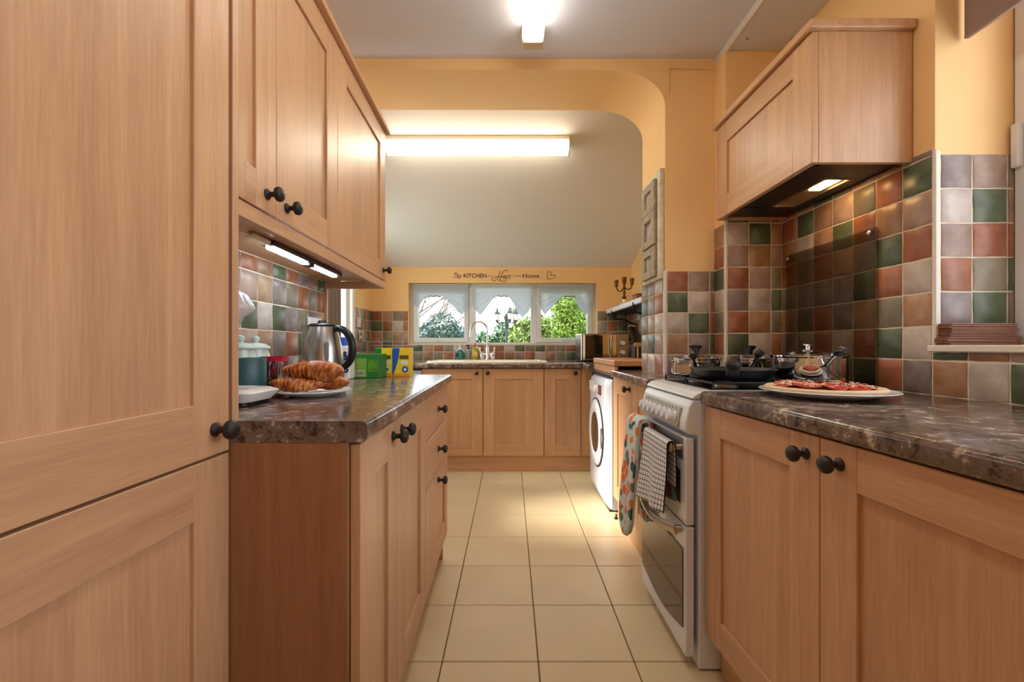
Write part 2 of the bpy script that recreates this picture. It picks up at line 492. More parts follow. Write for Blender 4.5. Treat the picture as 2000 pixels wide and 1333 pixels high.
# rear-left wall
wlr = MB()
wlr.box(-1.55, -1.405, 2.2, 2.5, 0, 2.62); wlr.box(-1.55, -1.405, 3.14, 3.20, 0, 2.62)
wlr.box(-1.55, -1.405, 2.5, 3.14, 0, .95); wlr.box(-1.55, -1.405, 2.5, 3.14, 2.0, 2.62)
wlr.box(-1.55, -1.405, 3.97, 4.7, 0, 2.62)
wlr.box(-1.55, -1.405, 3.20, 3.97, 2.08, 2.62)
wall_lr = struct(wlr.build('wall_left_rear', M_YEL))
ZF = [ZW, 1.025, 1.1285, 1.232, 1.3355, 1.439]
ul = [3.985 + .1035 * k for k in range(5)] + [4.499]
tiled(wall_lr, (-1.405, 0, 0), (0, 1, 0), (1, 0, 0), ul, ZF, ['MOTPB', 'TMGPO', 'OCPMB', 'PTOBM', 'PCOTG'])
# right wall with the window recess
wr = MB()
wr.box(XR, 1.75, 1.335, 2.6, 0, 2.62)
wr.box(XR, 1.75, -1.7, 1.335, 0, 1.066)
wr.box(XR, 1.75, -1.7, 1.335, 2.28, 2.62)
wr.box(XR, 1.75, -1.7, -1.3, 1.066, 2.28)
wall_r = struct(wr.build('wall_right', M_YEL))
yr = [1.339, 1.441, 1.5455, 1.65, 1.755, 1.8625, 1.97, 2.078]
tiled(wall_r, (XR, 0, 0), (0, 1, 0), (-1, 0, 0), yr, ZR + [1.682],
      ['MTGOBMT', 'CGTCTOM', 'BOBMTGB', 'CTGMOMO', 'TGMBTOT', 'PBTGBCB', 'GTOPBGT', 'MTBOGBT'])
yn = [1.339 - .104 * k for k in range(0, 14)]
seq0 = 'BCGTMPBGOTCBM'; seq1 = 'GBPTOGBCMTGPB'
tiled(wall_r, (XR, 0, 0), (0, -1, 0), (-1, 0, 0), [-y for y in yn], [ZW, 1.04, 1.066], [seq0, seq1])
tiled(wall_r, (0, 1.335, 0), (1, 0, 0), (0, -1, 0), [1.292, 1.388, 1.4935, 1.512], [1.086] + ZR[2:],
      ['TTM', 'MGM', 'TOG', 'PTT', 'CGP', 'MPO'])
MB().box(1.272, 1.291, 1.326, 1.339, 1.086, 1.672, b=.003).build('corner_trim', M_TRIM, wall_r)
MB().box(1.255, 1.53, -1.31, 1.336, 1.066, 1.086, b=.003).build('sill', M_TRIM, wall_r)
# chimney breast return and arch pier
wc = struct(MB().box(1.012, 1.5, 2.082, 2.192, 0, 2.62).build('wall_chimney', M_YEL))
tiled(wc, (0, 2.082, 0), (1, 0, 0), (0, -1, 0), [1.018, 1.119, 1.222, 1.274], ZR + [1.682],
      ['BPM', 'GCT', 'TBO', 'MCG', 'TPO', 'PBP', 'CGB', 'GBT'])
tiled(wc, (1.012, 0, 0), (0, 1, 0), (-1, 0, 0), [2.088, 2.190], ZR, ['P', 'T', 'O', 'C', 'G', 'T', 'B'])
MB().box(1.005, 1.018, 2.075, 2.088, ZW, 1.682, b=.003).build('corner_trim', M_TRIM, wc)
yA, yB = 2.19, 2.565
pts = [(-1.55, 2.455), (.50, 2.449)]
for k in range(1, 15):
    a = PI / 2 * k / 14
    pts.append((.50 + .265 * math.sin(a), 2.269 + .18 * math.cos(a)))
pts += [(.765, 0), (1.5, 0), (1.5, 2.62), (-1.55, 2.62)]
wa = struct(MB().prism(pts, yA, yB, 'y').build('wall_arch', M_YEL, smooth=30))
tiled(wa, (0, yA, 0), (1, 0, 0), (0, -1, 0), [.773, .877, .982, 1.011], ZR[:6],
      ['MPB', 'BMG', 'CGT', 'GCB', 'TPO'])
tiled(wa, (.765, 0, 0), (0, 1, 0), (-1, 0, 0), [2.196, 2.216, 2.332, 2.448, 2.562], ZR[:6],
      ['PTCP', 'BPGO', 'PCPO', 'OTMG', 'GCPO'])
MB().box(.757, .772, 2.182, 2.197, ZW, 1.456, b=.003).build('corner_trim', M_TRIM, wa)
MB().tube([(1.01, 2.186, 2.452), (.79, 2.186, 2.456), (.783, 2.186, 2.45), (.78, 2.186, 2.33)], .0035, 6).build('cable', M_YEL, wa)
# far wall with window opening
wx0, wx1, wz0, wz1 = -1.038, .877, 1.094, 1.724
wf = MB()
wf.box(-1.55, wx0, YF, 4.68, 0, 2.2); wf.box(wx1, 1.45, YF, 4.68, 0, 2.2)
wf.box(wx0, wx1, YF, 4.68, 0, wz0); wf.box(wx0, wx1, YF, 4.68, wz1, 2.2)
wall_f = struct(wf.build('wall_far', M_YEL))
P = .1032
uf = [-1.402 + P * k for k in range(4)] + [wx0]
tiled(wall_f, (0, YF, 0), (1, 0, 0), (0, -1, 0), uf, [wz0 - .002, ZF[2], ZF[3], ZF[4], ZF[5]], ['PGMT', 'BOBP', 'GTCT', 'TBOT'], grout=True)
ub = [-1.402 + P * k for k in range(0, 26)]
tiled(wall_f, (0, YF, 0), (1, 0, 0), (0, -1, 0), ub, [ZW, ZF[1], wz0 - .004],
      ['BTOBOBOTMCPBTBPTCBOGBCBPM', 'PGMTGBTOCPTBBCGOGPOTTCPMO'])
MB().box(wx0 - .006, wx1 + .006, YF - .012, 4.6, wz0 - .004, wz0 + .006, b=.002).build('sill', M_TRIM, wall_f)
ur = [wx1 + .006, .985, 1.088, 1.191, 1.226]
tiled(wall_f, (0, YF, 0), (1, 0, 0), (0, -1, 0), ur, [wz0 + .004, ZF[2], ZF[3], ZF[4], ZF[5]], ['PCTB', 'BPMO', 'CTGT', 'OGOT'])
# rear right wall
wrr = struct(MB().box(1.228, 1.45, 2.56, 4.68, 0, 2.7).build('wall_right_rear', M_YEL))
tiled(wrr, (1.228, 0, 0), (0, 1, 0), (-1, 0, 0), [3.45 + .105 * k for k in range(11)], ZF,
      ['PBTMCOGBTP', 'TMGPOCBTMO', 'GCPBMTOPGB', 'OTGMPBCTOM', 'BPMTGOPCBT'])
struct(MB().box(-1.1, 1.75, -1.82, -1.7, 0, 2.62).build('wall_behind', M_YEL))
# ceilings
ce = MB(); ce.box(-1.1, 1.021, -1.7, 2.2, 2.505, 2.62)
ceil = struct(ce.build('ceiling', M_CEIL))
struct(MB().box(1.021, 1.5, -1.7, 2.2, 2.474, 2.62).build('ceiling_right', M_CEIL))
struct(MB().box(1.010, 1.024, -1.6, 2.192, 2.468, 2.505, b=.003).build('trim_1', M_TRIM))
MB().lathe([(.004, 0), (.004, .008)], 8, M=T((1.07, 2.0, 2.466))).build('hook', M_STEEL, ceil)
MB().lathe([(.004, 0), (.004, .008)], 8, M=T((1.27, 2.0, 2.466))).build('hook', M_STEEL, ceil)
zs = lambda y: 1.885 + (4.5 - y) * .385
sl = MB(); sl.prism([(2.5, zs(2.5)), (4.9, zs(4.9)), (4.9, zs(4.9) + .12), (2.5, zs(2.5) + .12)], -1.55, 1.45, 'x')
struct(sl.build('ceiling_sloping', M_SLOPE))
# ------------------------------------------------------------------ far window
w1 = bpy.data.objects.new('window_1', None); C.objects.link(w1); struct(w1)
fy0, fy1 = 4.585, 4.65
mb = MB()
def pxX(u, y): return (u - 997) * y / FPX
def pxZ(v, y): return EYE + (676 - v) * y / FPX
g1 = (pxX(818, fy0), pxX(905, fy0), pxZ(660.5, fy0)); g2 = (pxX(928.5, fy0), pxX(1036, fy0), pxZ(671, fy0)); g3 = (pxX(1058, fy0), pxX(1147, fy0), pxZ(661.5, fy0))
zt = wz1 - .05
for nm, a, b_, c_, d_ in (('frame_side', wx0, wx0 + .035, wz0, wz1), ('frame_side', wx1 - .035, wx1, wz0, wz1),
                          ('frame_head', wx0 + .035, wx1 - .035, wz1 - .035, wz1), ('frame_foot', wx0 + .035, wx1 - .035, wz0 + .006, wz0 + .024),
                          ('mullion', g1[1] + .055, g2[0] - .004, wz0 + .024, wz1 - .035), ('mullion', g2[1] + .004, g3[0] - .055, wz0 + .024, wz1 - .035)):
    MB().box(a, b_, fy0, fy1, c_, d_, b=.004).build(nm, M_UPVC, w1)
def sash(x0, x1, z0, z1, t, gx):
    s = MB(); y0 = fy0 - .015
    s.add([(x0, y0, z0), (x1, y0, z0), (x1, y0, z1), (x0, y0, z1), (x0 + t, y0, z0 + t), (x1 - t, y0, z0 + t), (x1 - t, y0, z1 - t), (x0 + t, y0, z1 - t)] +
          [(x0, fy1, z0), (x1, fy1, z0), (x1, fy1, z1), (x0, fy1, z1), (x0 + t, fy1, z0 + t), (x1 - t, fy1, z0 + t), (x1 - t, fy1, z1 - t), (x0 + t, fy1, z1 - t)],
          [(0, 1, 5, 4), (1, 2, 6, 5), (2, 3, 7, 6), (3, 0, 4, 7)] + [(8, 12, 13, 9), (9, 13, 14, 10), (10, 14, 15, 11), (11, 15, 12, 8)] +
          [(0, 8, 9, 1), (1, 9, 10, 2), (2, 10, 11, 3), (3, 11, 8, 0)] + [(4, 5, 13, 12), (5, 6, 14, 13), (6, 7, 15, 14), (7, 4, 12, 15)])
    o = s.build('sash', M_UPVC, w1); mod(o, 'BEVEL', width=.004, segments=2, limit_method='ANGLE')
    return o
s1 = sash(wx0 + .036, g1[1] + .054, wz0 + .026, wz1 - .037, .047, 0)
s3 = sash(g3[0] - .054, wx1 - .036, wz0 + .026, wz1 - .037, .047, 0)
for s_, hx in ((s1, pxX(860, 4.56)), (s3, pxX(1107, 4.56))):
    MB().box(hx - .045, hx + .03, 4.552, 4.569, wz0 + .043, wz0 + .055, b=.004).build('handle', M_WHITE, s_)
for a, b_, zb in (g1, g2, g3):
    MB().box(a - .01, b_ + .01, 4.615, 4.621, zb - .01, wz1 - .04).build('pane', M_GLASS, w1)
    MB().box(a - .001, a + .003, 4.6, 4.614, zb, wz1 - .05).build('seal', M_BLACK, w1)
    MB().box(b_ - .003, b_ + .001, 4.6, 4.614, zb, wz1 - .05).build('seal', M_BLACK, w1)
    MB().box(a, b_, 4.6, 4.614, zb - .001, zb + .003).build('seal', M_BLACK, w1)
# right window, frame and sashes in white
w2 = bpy.data.objects.new('window_2', None); C.objects.link(w2); struct(w2)
for nm, a in (('frame_side', (1.535, 1.60, 1.275, 1.334, 1.086, 2.28)), ('frame_side', (1.535, 1.60, -1.3, -1.24, 1.086, 2.28)),
              ('frame_foot', (1.535, 1.60, -1.24, 1.275, 1.086, 1.13)), ('frame_head', (1.535, 1.60, -1.24, 1.275, 2.22, 2.28)),
              ('mullion', (1.535, 1.60, .44, .50, 1.13, 2.22)), ('mullion', (1.535, 1.60, -.40, -.34, 1.13, 2.22)), ('sash', (1.512, 1.575, 1.225, 1.333, 1.09, 2.27))):
    MB().box(*a, b=.006).build(nm, M_UPVC, w2)
for a_, b_ in ((-1.24, -.40), (-.34, .44), (.50, 1.275)): MB().box(1.57, 1.576, a_, b_, 1.13, 2.22).build('pane', M_GLASS, w2)
MB().box(1.496, 1.513, 1.305, 1.328, 1.615, 1.745, b=.004).build('handle', M_WHITE, w2)
bl = thing('roller_blind', 'taupe roller blind pulled part way down in the near right window recess', 'blind', (1.36, .76, 2.0))
MB().box(-.004, .004, -1.2, .563, .007, .29).build('cloth', M_TAUPE, bl)
MB().box(-.008, .008, -1.2, .563, 0, .010, b=.003).build('bottom_bar', M_TAUPE, bl)
MB().tube([(0.02, -1.2, .262), (0.02, .568, .262)], .02, 10).build('roller', M_WHITE, bl)
w3 = bpy.data.objects.new('window_added', None); C.objects.link(w3); struct(w3)  # unseen window, added to let sunlight reach the floor by the washing machine
for nm, a in (('frame_side', (2.5, 2.55, .95, 2.0)), ('frame_side', (3.09, 3.14, .95, 2.0)), ('frame_foot', (2.551, 3.089, .95, 1.0)), ('frame_head', (2.551, 3.089, 1.95, 2.0))):
    MB().box(-1.53, -1.47, *a, b=.004).build(nm, M_UPVC, w3)
MB().box(-1.502, -1.497, 2.545, 3.095, .995, 1.955).build('pane', M_GLASS, w3)
# rear-left door
d1 = bpy.data.objects.new('door_1', None); C.objects.link(d1); struct(d1)
def frosted():
    m, nt, b = newmat('frosted_mint_glass'); nt.nodes.remove(b); out = nt.nodes['Material Output']
    rf = N(nt, 'ShaderNodeBsdfRefraction', Color=(.86, .95, .88, 1), Roughness=.30, IOR=1.03)
    df = N(nt, 'ShaderNodeBsdfTranslucent', Color=(.80, .92, .84, 1)); mx = N(nt, 'ShaderNodeMixShader'); mx.inputs[0].default_value = .15
    nt.links.new(rf.outputs[0], mx.inputs[1]); nt.links.new(df.outputs[0], mx.inputs[2])
    tr = N(nt, 'ShaderNodeBsdfTransparent', Color=(.95, 1, .96, 1)); m3 = N(nt, 'ShaderNodeMixShader'); m3.inputs[0].default_value = .08
    nt.links.new(mx.outputs[0], m3.inputs[1]); nt.links.new(tr.outputs[0], m3.inputs[2]); nt.links.new(m3.outputs[0], out.inputs[0])
    return m
M_FROST = frosted()
MB().box(-1.5, -1.392, 3.905, 3.968, 0, 2.08, b=.005).build('frame', M_UPVC, d1)
MB().box(-1.5, -1.392, 3.20, 3.26, 0, 2.08, b=.005).build('frame', M_UPVC, d1)
MB().box(-1.5, -1.392, 3.26, 3.905, 2.02, 2.08, b=.005).build('frame_head', M_UPVC, d1)
for a_ in ((3.262, 3.335, .01, 2.018), (3.85, 3.903, .01, 2.018), (3.3355, 3.8495, .01, .90), (3.3355, 3.8495, 1.93, 2.018)): MB().box(-1.47, -1.43, a_[0], a_[1], a_[2], a_[3], b=.004).build('leaf_rail', M_UPVC, d1)
q = MB(); q.add([(-1.45, 3.33, .895), (-1.45, 3.855, .895), (-1.45, 3.855, 1.935), (-1.45, 3.33, 1.935)], [(0, 1, 2, 3)]); q.build('pane', M_FROST, d1)
MB().box(-1.43, -1.39, 3.28, 3.31, .98, 1.08, b=.006).build('handle', M_STEEL, d1)
cu = MB()
cu.grid(lambda a, b: (-1.34 + .022 * math.sin(a * 9 * PI) * (1 - .2 * b), 3.17 + a * .30, .05 + b * 2.0), 54, 4)
c_ = cu.build('curtain', plain('grey_curtain', rgb(128, 116, 106), .9), None, smooth=True)
tag(c_, 'grey-brown curtain hanging beside the rear left door beyond the kettle', 'curtain'); mod(c_, 'SOLIDIFY', thickness=.004)
# ------------------------------------------------------------------ cabinets
def knob_mesh():
    q = MB()
    q.lathe([(.0, 0), (.0135, 0), (.0135, .003), (.010, .006), (.0068, .009), (.0065, .018), (.009, .021), (.0165, .024),
             (.0185, .029), (.0180, .034), (.0145, .0385), (.008, .041), (0, .042)], 18)
    return q.mesh('knob', M_IRON, smooth=True)
KN = knob_mesh()
def put_knob(parent, x, z, y=0.0):
    return inst('knob', KN, parent, T((x, y, z)) @ R(90, 'X'))
def shaker(parent, x0, x1, z0, z1, knob=None, st=.095, rl=.09, name='door'):
    g = .0015
    x0 += g; x1 -= g
    d_ = MB().box(x0 + st - .006, x1 - st + .006, .0085, .020, z0 + rl - .006, z1 - rl + .006).build(name, W_V, parent)
    for a, b_ in ((x0, x0 + st), (x1 - st, x1)):
        MB().box(a, b_, 0, .021, z0, z1, b=.0016).build('stile', W_S, d_)
    for a, b_ in ((z0, z0 + rl), (z1 - rl, z1)):
        MB().box(x0 + st + .0004, x1 - st - .0004, .0003, .0207, a, b_, b=.0013).build('rail', W_H, d_)
    if knob: put_knob(d_, *knob)
    return d_
def slab(parent, x0, x1, z0, z1, knob=None, name='drawer'):
    d_ = MB().box(x0 + .0015, x1 - .0015, 0, .021, z0, z1, b=.0018).build(name, W_H, parent)
    if knob: put_knob(d_, *knob)
    return d_
def carcass(parent, x0, x1, y1, z0, z1, panels='lr', pl=.055, plz=None):
    """box behind the doors, plinth below"""
    MB().box(x0 + .0005, x1 - .0005, .0225, y1, z0, z1, b=.001).build('carcass', W_V, parent)
    if plz is not None:
        MB().box(x0, x1, pl, pl + .018, 0, z0 - .001, b=.001).build('plinth', W_H, parent)
# tall cabinet, left of camera: local x = world y, local -y = world +x
tc_ = thing('tall_cabinet', 'full-height oak larder cabinet with two stacked shaker doors, nearest on the left', 'cabinet', (-.554, .27, 0), PI / 2)
shaker(tc_, 0, .6035, .879, 2.06, (.56, .927), rl=.1)
shaker(tc_, 0, .6035, .14, .874, None, rl=.1)
shaker(tc_, -.62, -.003, .879, 2.06, None, rl=.1)
shaker(tc_, -.62, -.003, .14, .874, None, rl=.1)
MB().box(-.62, .602, .023, .335, .138, 2.1).build('carcass', W_V, tc_)
MB().box(-.62, .602, .06, .078, 0, .136, b=.001).build('plinth', W_H, tc_)
# upright end panel between larder and worktop
ep = MB().box(-.86, -.554, .8835, .9035, ZW + .001, 2.16, b=.001).build('end_panel', W_V)
tag(ep, 'tall narrow oak end panel standing on the left worktop beside the larder', 'panel')
# left base run
AL = PI / 2 + .015
def LB(y): return -.288 - .015 * y
o = thing('base_cabinet', 'oak base cabinet with two unequal doors under near end of left worktop', 'cabinet', (LB(.889), .889, 0), AL)
shaker(o, 0, .311, .137, .886, (.258, .850))
shaker(o, .311, .743, .137, .886, (.356, .850))
MB().box(.012, .743, .0225, .545, .135, .89, b=.001).build('carcass', W_V, o)
MB().box(.012, .743, .06, .078, 0, .134, b=.001).build('plinth', W_H, o)
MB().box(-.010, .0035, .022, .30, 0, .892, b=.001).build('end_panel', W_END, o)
MB().box(.0, .012, .0235, .5, .137, .89).build('filler', W_S, o)
o = thing('drawer_cabinet', 'oak drawer unit of three drawers at far end of left worktop', 'cabinet', (LB(1.634), 1.634, 0), AL)
slab(o, 0, .62, .725, .886, (.311, .807))
slab(o, 0, .62, .543, .720, (.311, .632))
shaker(o, 0, .62, .137, .538, (.311, .495), name='drawer')
MB().box(0, .605, .0225, .52, .135, .89, b=.001).build('carcass', W_V, o)
MB().box(0, .585, .06, .078, 0, .134, b=.001).build('plinth', W_H, o)
MB().box(.606, .624, .022, .52, 0, .892, b=.001).build('end_panel', W_V, o)
# worktops with rounded front edges
def prof(xf, xb, s, r=.012, z0=.8925, z1=ZW):
    """profile in x,z; front at xf, back at xb; s=+1 front towards +x"""
    pts = [(xb, z0)]
    for k in range(5):
        a = -PI / 2 + PI / 2 * k / 4
        pts.append((xf - s * r + s * r * math.cos(a), z0 + r + r * math.sin(a)))
    for k in range(5):
        a = PI / 2 * k / 4
        pts.append((xf - s * r + s * r * math.cos(a), z1 - r + r * math.sin(a)))
    pts.append((xb, z1))
    return pts
def worktop(name, a, b_, s, label):
    (y0, f0, k0), (y1, f1, k1) = a, b_
    p0 = prof(f0, k0, s); p1 = prof(f1, k1, s); n = len(p0)
    q = MB(); q.add([(x, y0, z) for x, z in p0] + [(x, y1, z) for x, z in p1],
                    [list(range(n)), list(range(2 * n - 1, n - 1, -1))] + [[i, (i + 1) % n, n + (i + 1) % n, n + i] for i in range(n)])
    return tag(q.build(name, TOP, None, smooth=35), label, 'worktop')
wt = MB(); p0 = prof(-.283, -.552, 1); p1 = prof(-.2835, -.552, 1)
wl_ = worktop('worktop', (.876, -.283, XL(.876) + .006), (2.30, -.306, XL(2.25) + .012), 1, 'dark speckled laminate worktop on the left with croissants and kettle on it')
wr_ = worktop('worktop', (-.9, .735, XR - .003), (1.456, .6245, XR - .003), -1, 'dark speckled laminate worktop on the right with the pizza plate on it')
q = MB(); p0 = [(y_, z_) for (y_, z_) in prof(3.76, 4.494, -1)]; q.prism(p0, -1.402, 1.225, 'x')
tag(q.build('worktop', TOP, None, smooth=35), 'dark speckled laminate worktop along the far wall holding the sink', 'worktop')
q = MB(); q.prism([(.615, 1.985), (1.009, 1.985), (1.009, 2.179), (.755, 2.179), (.755, 2.58), (1.22, 2.58), (1.22, 2.73), (.615, 2.73)], .8925, ZW, 'z')
o = tag(q.build('worktop', TOP), 'short dark worktop between cooker and washing machine, running behind the tiled pier', 'worktop'); mod(o, 'BEVEL', width=.010, segments=3)
q = MB(); q.prism(prof(.607, 1.222, -1), 3.435, 3.757, 'y')
tag(q.build('worktop', TOP, None, smooth=35), 'dark worktop corner piece under the microwave side of the far right corner', 'worktop')
# left wall cabinets
UL = lambda y: -.572 - .029 * y
AU = PI / 2 + .029
o = thing('wall_cabinet', 'oak wall cabinet with two unequal doors above left worktop, end door mostly behind larder', 'cabinet', (UL(.905), .905, 0), AU)
shaker(o, .002, .2415, 1.415, 2.165, (.193, 1.460))
shaker(o, .2415, .679, 1.415, 2.165, (.295, 1.457))
MB().box(.002, .679, .0225, .315, 1.412, 2.165, b=.001).build('carcass', W_V, o)
o = thing('wall_cabinet', 'oak single-door wall cabinet at the far end of left wall, nearest the batten light', 'cabinet', (UL(1.584), 1.584, 0), AU)
shaker(o, 0, .672, 1.415, 2.165, (.632, 1.463))
MB().box(0, .672, .0225, .325, 1.412, 2.165, b=.001).build('carcass', W_V, o)
def skewbox(name, label, cat, y0, y1, off0, off1, z0, z1, mt, fn=UL):
    q = MB(); q.prism([(fn(y0) + off0, y0), (fn(y1) + off0, y1), (fn(y1) + off1, y1), (fn(y0) + off1, y0)], z0, z1, 'z')
    o = q.build(name, mt); mod(o, 'BEVEL', width=.0015, segments=1)
    return tag(o, label, cat)
skewbox('cornice', 'oak cornice moulding running along top of left wall cabinets', 'moulding', .905, 2.275, .022, -.33, 2.166, 2.188, W_Y)
o = skewbox('pelmet', 'oak light pelmet running under the left wall cabinets', 'moulding', .905, 2.257, 0, -.018, 1.374, 1.410, W_Y)
q = MB(); q.box(.0, .31, -.018, 0, 1.374, 1.410)
oo = MB().prism([(UL(2.24) - .018, 2.239), (UL(2.24) - .018, 2.257), (UL(2.24) - .318, 2.257), (UL(2.24) - .318, 2.239)], 1.374, 1.410, 'z').build('return_rail', W_H, o)
# under-cabinet strip lights
ul_ = thing('under_cabinet_light', 'slim twin LED strip light glowing under the left wall cabinets', 'light', (-.75, 1.38, 1.388), PI / 2 + .04)
MB().box(-.015, .60, -.022, .022, .006, .022, b=.004).build('housing', M_DKGREY, ul_)
MB().box(.0, .268, -.009, .014, -.002, .007, b=.003).build('diffuser', M_LED, ul_)
MB().box(.316, .575, -.009, .014, -.002, .007, b=.003).build('diffuser', M_LED, ul_)
MB().box(.272, .312, -.014, .016, -.006, .008, b=.003).build('joint', M_DKGREY, ul_)
MB().box(-.115, -.02, -.016, .014, .004, .022, b=.006).build('connector', M_CER, ul_)
MB().tube([(-.11, 0, .015), (-.16, .008, .012), (-.22, .03, .018), (-.34, .07, .02)], .003, 6).build('cord', M_CER, ul_)
# cooker hood in its oak housing: local x runs from far to near, local +y = world +x
hd = thing('cooker_hood', 'oak-clad canopy cooker hood with a shaker flap on the right wall', 'cooker hood', (.958, 2.062, 0), -PI / 2)
dd = shaker(hd, 0, .657, 1.667, 2.084, None, st=.098, rl=.092, name='flap')
MB().box(.638, .6558, .0212, .318, 1.667, 2.084, b=.0008).build('side_panel', W_V, hd)
MB().box(.0, .018, .0225, .318, 1.667, 2.084, b=.001).build('side_panel', W_V, hd)
MB().box(-.004, .674, -.016, .318, 2.0855, 2.114, b=.003).build('cornice', W_H, hd)
MB().box(.019, .638, .0225, .318, 1.90, 1.92).build('carcass', W_V, hd)
cn = MB(); cn.box(.019, .638, .0225, .16, 1.679, 1.70); cn.box(.019, .638, .252, .316, 1.679, 1.70)
cn.box(.019, .175, .16, .252, 1.679, 1.70); cn.box(.485, .638, .16, .252, 1.679, 1.70)
cn.box(.019, .638, .0225, .316, 1.70, 1.76)
cn.build('canopy', M_DKGREY, hd)
MB().box(.18, .48, .164, .248, 1.682, 1.694, b=.002).build('lamp_lens', plain('amber_lens', rgb(170, 130, 80), .2), hd)
MB().box(.365, .47, .184, .228, 1.6785, 1.683, b=.001).build('lamp', M_HOODLAMP, hd)
for a in ((.175, .485, .158, .164), (.175, .485, .248, .254), (.173, .179, .164, .248), (.481, .487, .164, .248)):
    MB().box(a[0], a[1], a[2], a[3], 1.676, 1.690).build('lamp_frame', M_STEEL2, hd)
MB().box(.60, .625, .05, .20, 1.674, 1.6795).build('vent_slot', M_BLACK, hd)
MB().box(.12, .16, .04, .12, 1.676, 1.6795).build('filter_catch', M_BLACK, hd)
# right base cabinets (front turned a little towards camera)
AR = -PI / 2 + .0456
o = thing('base_cabinet', 'oak base cabinet with two shaker doors under right worktop beside the cooker', 'cabinet', (.640, 1.458, 0), AR)
shaker(o, 0, .508, .142, .887, (.467, .843), rl=.088)
shaker(o, .508, 1.108, .142, .887, (.563, .844), rl=.088)
MB().box(0.032, 1.108, .0225, .56, .14, .889, b=.001).build('carcass', W_V, o)
MB().box(0.0, 1.108, .055, .073, 0, .139, b=.001).build('plinth', W_H, o)
# small base cabinet between cooker and washing machine
o = thing('base_cabinet', 'oak base cabinet with two doors between cooker and washing machine', 'cabinet', (.640, 2.76, 0), -PI / 2)
shaker(o, 0, .433, .150, .887, (.384, .85), st=.10)
shaker(o, .433, .775, .150, .887, None)
MB().box(.001, .195, .0225, .50, .148, .889, b=.001).build('carcass', W_V, o)
MB().box(.195, .775, .0225, .118, .148, .889, b=.001).build('carcass', W_V, o)
MB().box(0, .775, .03, .048, 0, .147, b=.001).build('plinth', W_H, o)
MB().lathe([(.013, 0), (.013, .008), (.006, .012), (.006, .03)], 12, M=T((-.012, .022, 0))).build('foot', M_BLACK, o)
# far run
for x0, x1, kn, lab in ((-.757, -.236, (-.0, .85), 'oak base cabinet door unit left of centre under the sink, knob at its right'),
                        (-.2335, .286, None, 'oak base cabinet door unit in the centre under the sink, knob at its left'),
                        (.2885, .605, None, 'narrow oak base cabinet on the far run beside the washing machine')):
    o = thing('base_cabinet', lab, 'cabinet', (x0, 3.79, 0), 0, None)
    w = x1 - x0
    k = (w - .052, .852) if kn or w < .4 else (.04, .852)
    shaker(o, 0, w, .142, .888, k, rl=.09, st=.092 if w > .4 else .095)
    MB().box(0, w, .0225, .6, .14, .889, b=.001).build('carcass', W_V, o)
    MB().box(0, w + .003, .03, .048, 0, .139, b=.001).build('plinth', W_H, o)
o = MB().box(.608, .70, 3.793, 3.83, .142, .888, b=.001).build('corner_post', W_S)
tag(o, 'oak corner post in far right corner of the base units', 'panel')
MB().box(.608, .70, 3.822, 3.838, 0, .139, b=.001).build('plinth', W_H, o)
o = thing('dishwasher', 'white dishwasher front at the far left, glimpsed past the left worktop', 'dishwasher', (-1.37, 3.80, 0))
MB().box(0, .606, .02, .58, .09, .874, b=.004).build('body', M_ENAM, o)
MB().box(.004, .602, 0, .019, .12, .85, b=.006).build('door', M_ENAM, o)
MB().box(.05, .55, .03, .5, .0, .089).build('plinth', M_BLACK, o)
MB().box(.0, .606, .003, .02, .876, .890).build('seal', M_BLACK, o)
# pine box shelf over washing machine
o = thing('box_shelf', 'raised pine box shelf over the washing machine, in front of microwave', 'shelf', (0, 0, 0))
MB().box(.64, 1.2, 2.74, 3.42, .957, .992, b=.003).build('lid', W_PINE, o)
MB().box(.645, .668, 2.745, 3.415, .902, .953, b=.003).build('front_board', W_PINE, o)
MB().box(.68, 1.19, 3.38, 3.41, .902, .955, b=.002).build('back_board', W_PINE, o)
MB().box(.668, 1.19, 2.745, 3.38, .902, .925, b=.001).build('base_board', W_PINE, o)
MB().box(.63, 1.19, 2.78, 3.42, .878, .90, b=.002).build('edge_strip', M_DKGREY, o)
# ------------------------------------------------------------------ appliances
wm = thing('washing_machine', 'white front-loading washing machine under the pine box shelf', 'washing machine', (.617, 3.47, 0), -PI / 2)
# local x: 0 (far) .. .60 (near); y: 0 front .. .55
mb = MB(); mb.box(0, .6, .045, .56, .015, .868, b=.006); mb.build('body', M_ENAM, wm)
def bulge(a, b_):
    x = a * .6; z = .02 + b_ * .845
    e = min(a, 1 - a) * 2; e2 = min(b_, 1 - b_) * 2
    return (x, .044 - .044 * (1 - (1 - min(1, e * 5)) ** 2) ** .5 * (.35 + .65 * (1 - (1 - min(1, e2 * 6)) ** 2) ** .5), z)
mb = MB(); mb.grid(bulge, 28, 34); mb.build('front_panel', M_ENAM, wm, smooth=60)
dM = T((.3, -.002, .47)) @ R(90, 'X')
MB().lathe([(.245, 0), (.243, .006), (.238, .0065), (.236, .002)], 48, M=dM).build('door_seam', M_DKGREY, wm)
dr = MB(); dr.lathe([(.234, 0), (.232, .008), (.215, .015), (.180, .018), (.150, .016), (.142, .010)], 48, M=dM); dr = dr.build('door', M_ENAM, wm, smooth=True)
MB().lathe([(.142, .010), (.142, .013), (.10, .0145), (0, .015)], 40, M=dM).build('door_glass', M_OVEN, dr, smooth=True)
MB().box(.49, .53, -.026, -.016, .40, .54, b=.005).build('handle', M_WHITE, dr)
MB().box(.37, .46, -.006, -.001, .745, .815, b=.002).build('display', plain('label_brown', rgb(104, 66, 56), .4), wm)
MB().lathe([(.028, 0), (.027, .012), (.02, .016), (0, .016)], 24, M=T((.28, 0, .775)) @ R(90, 'X')).build('dial', M_WHITE, wm)
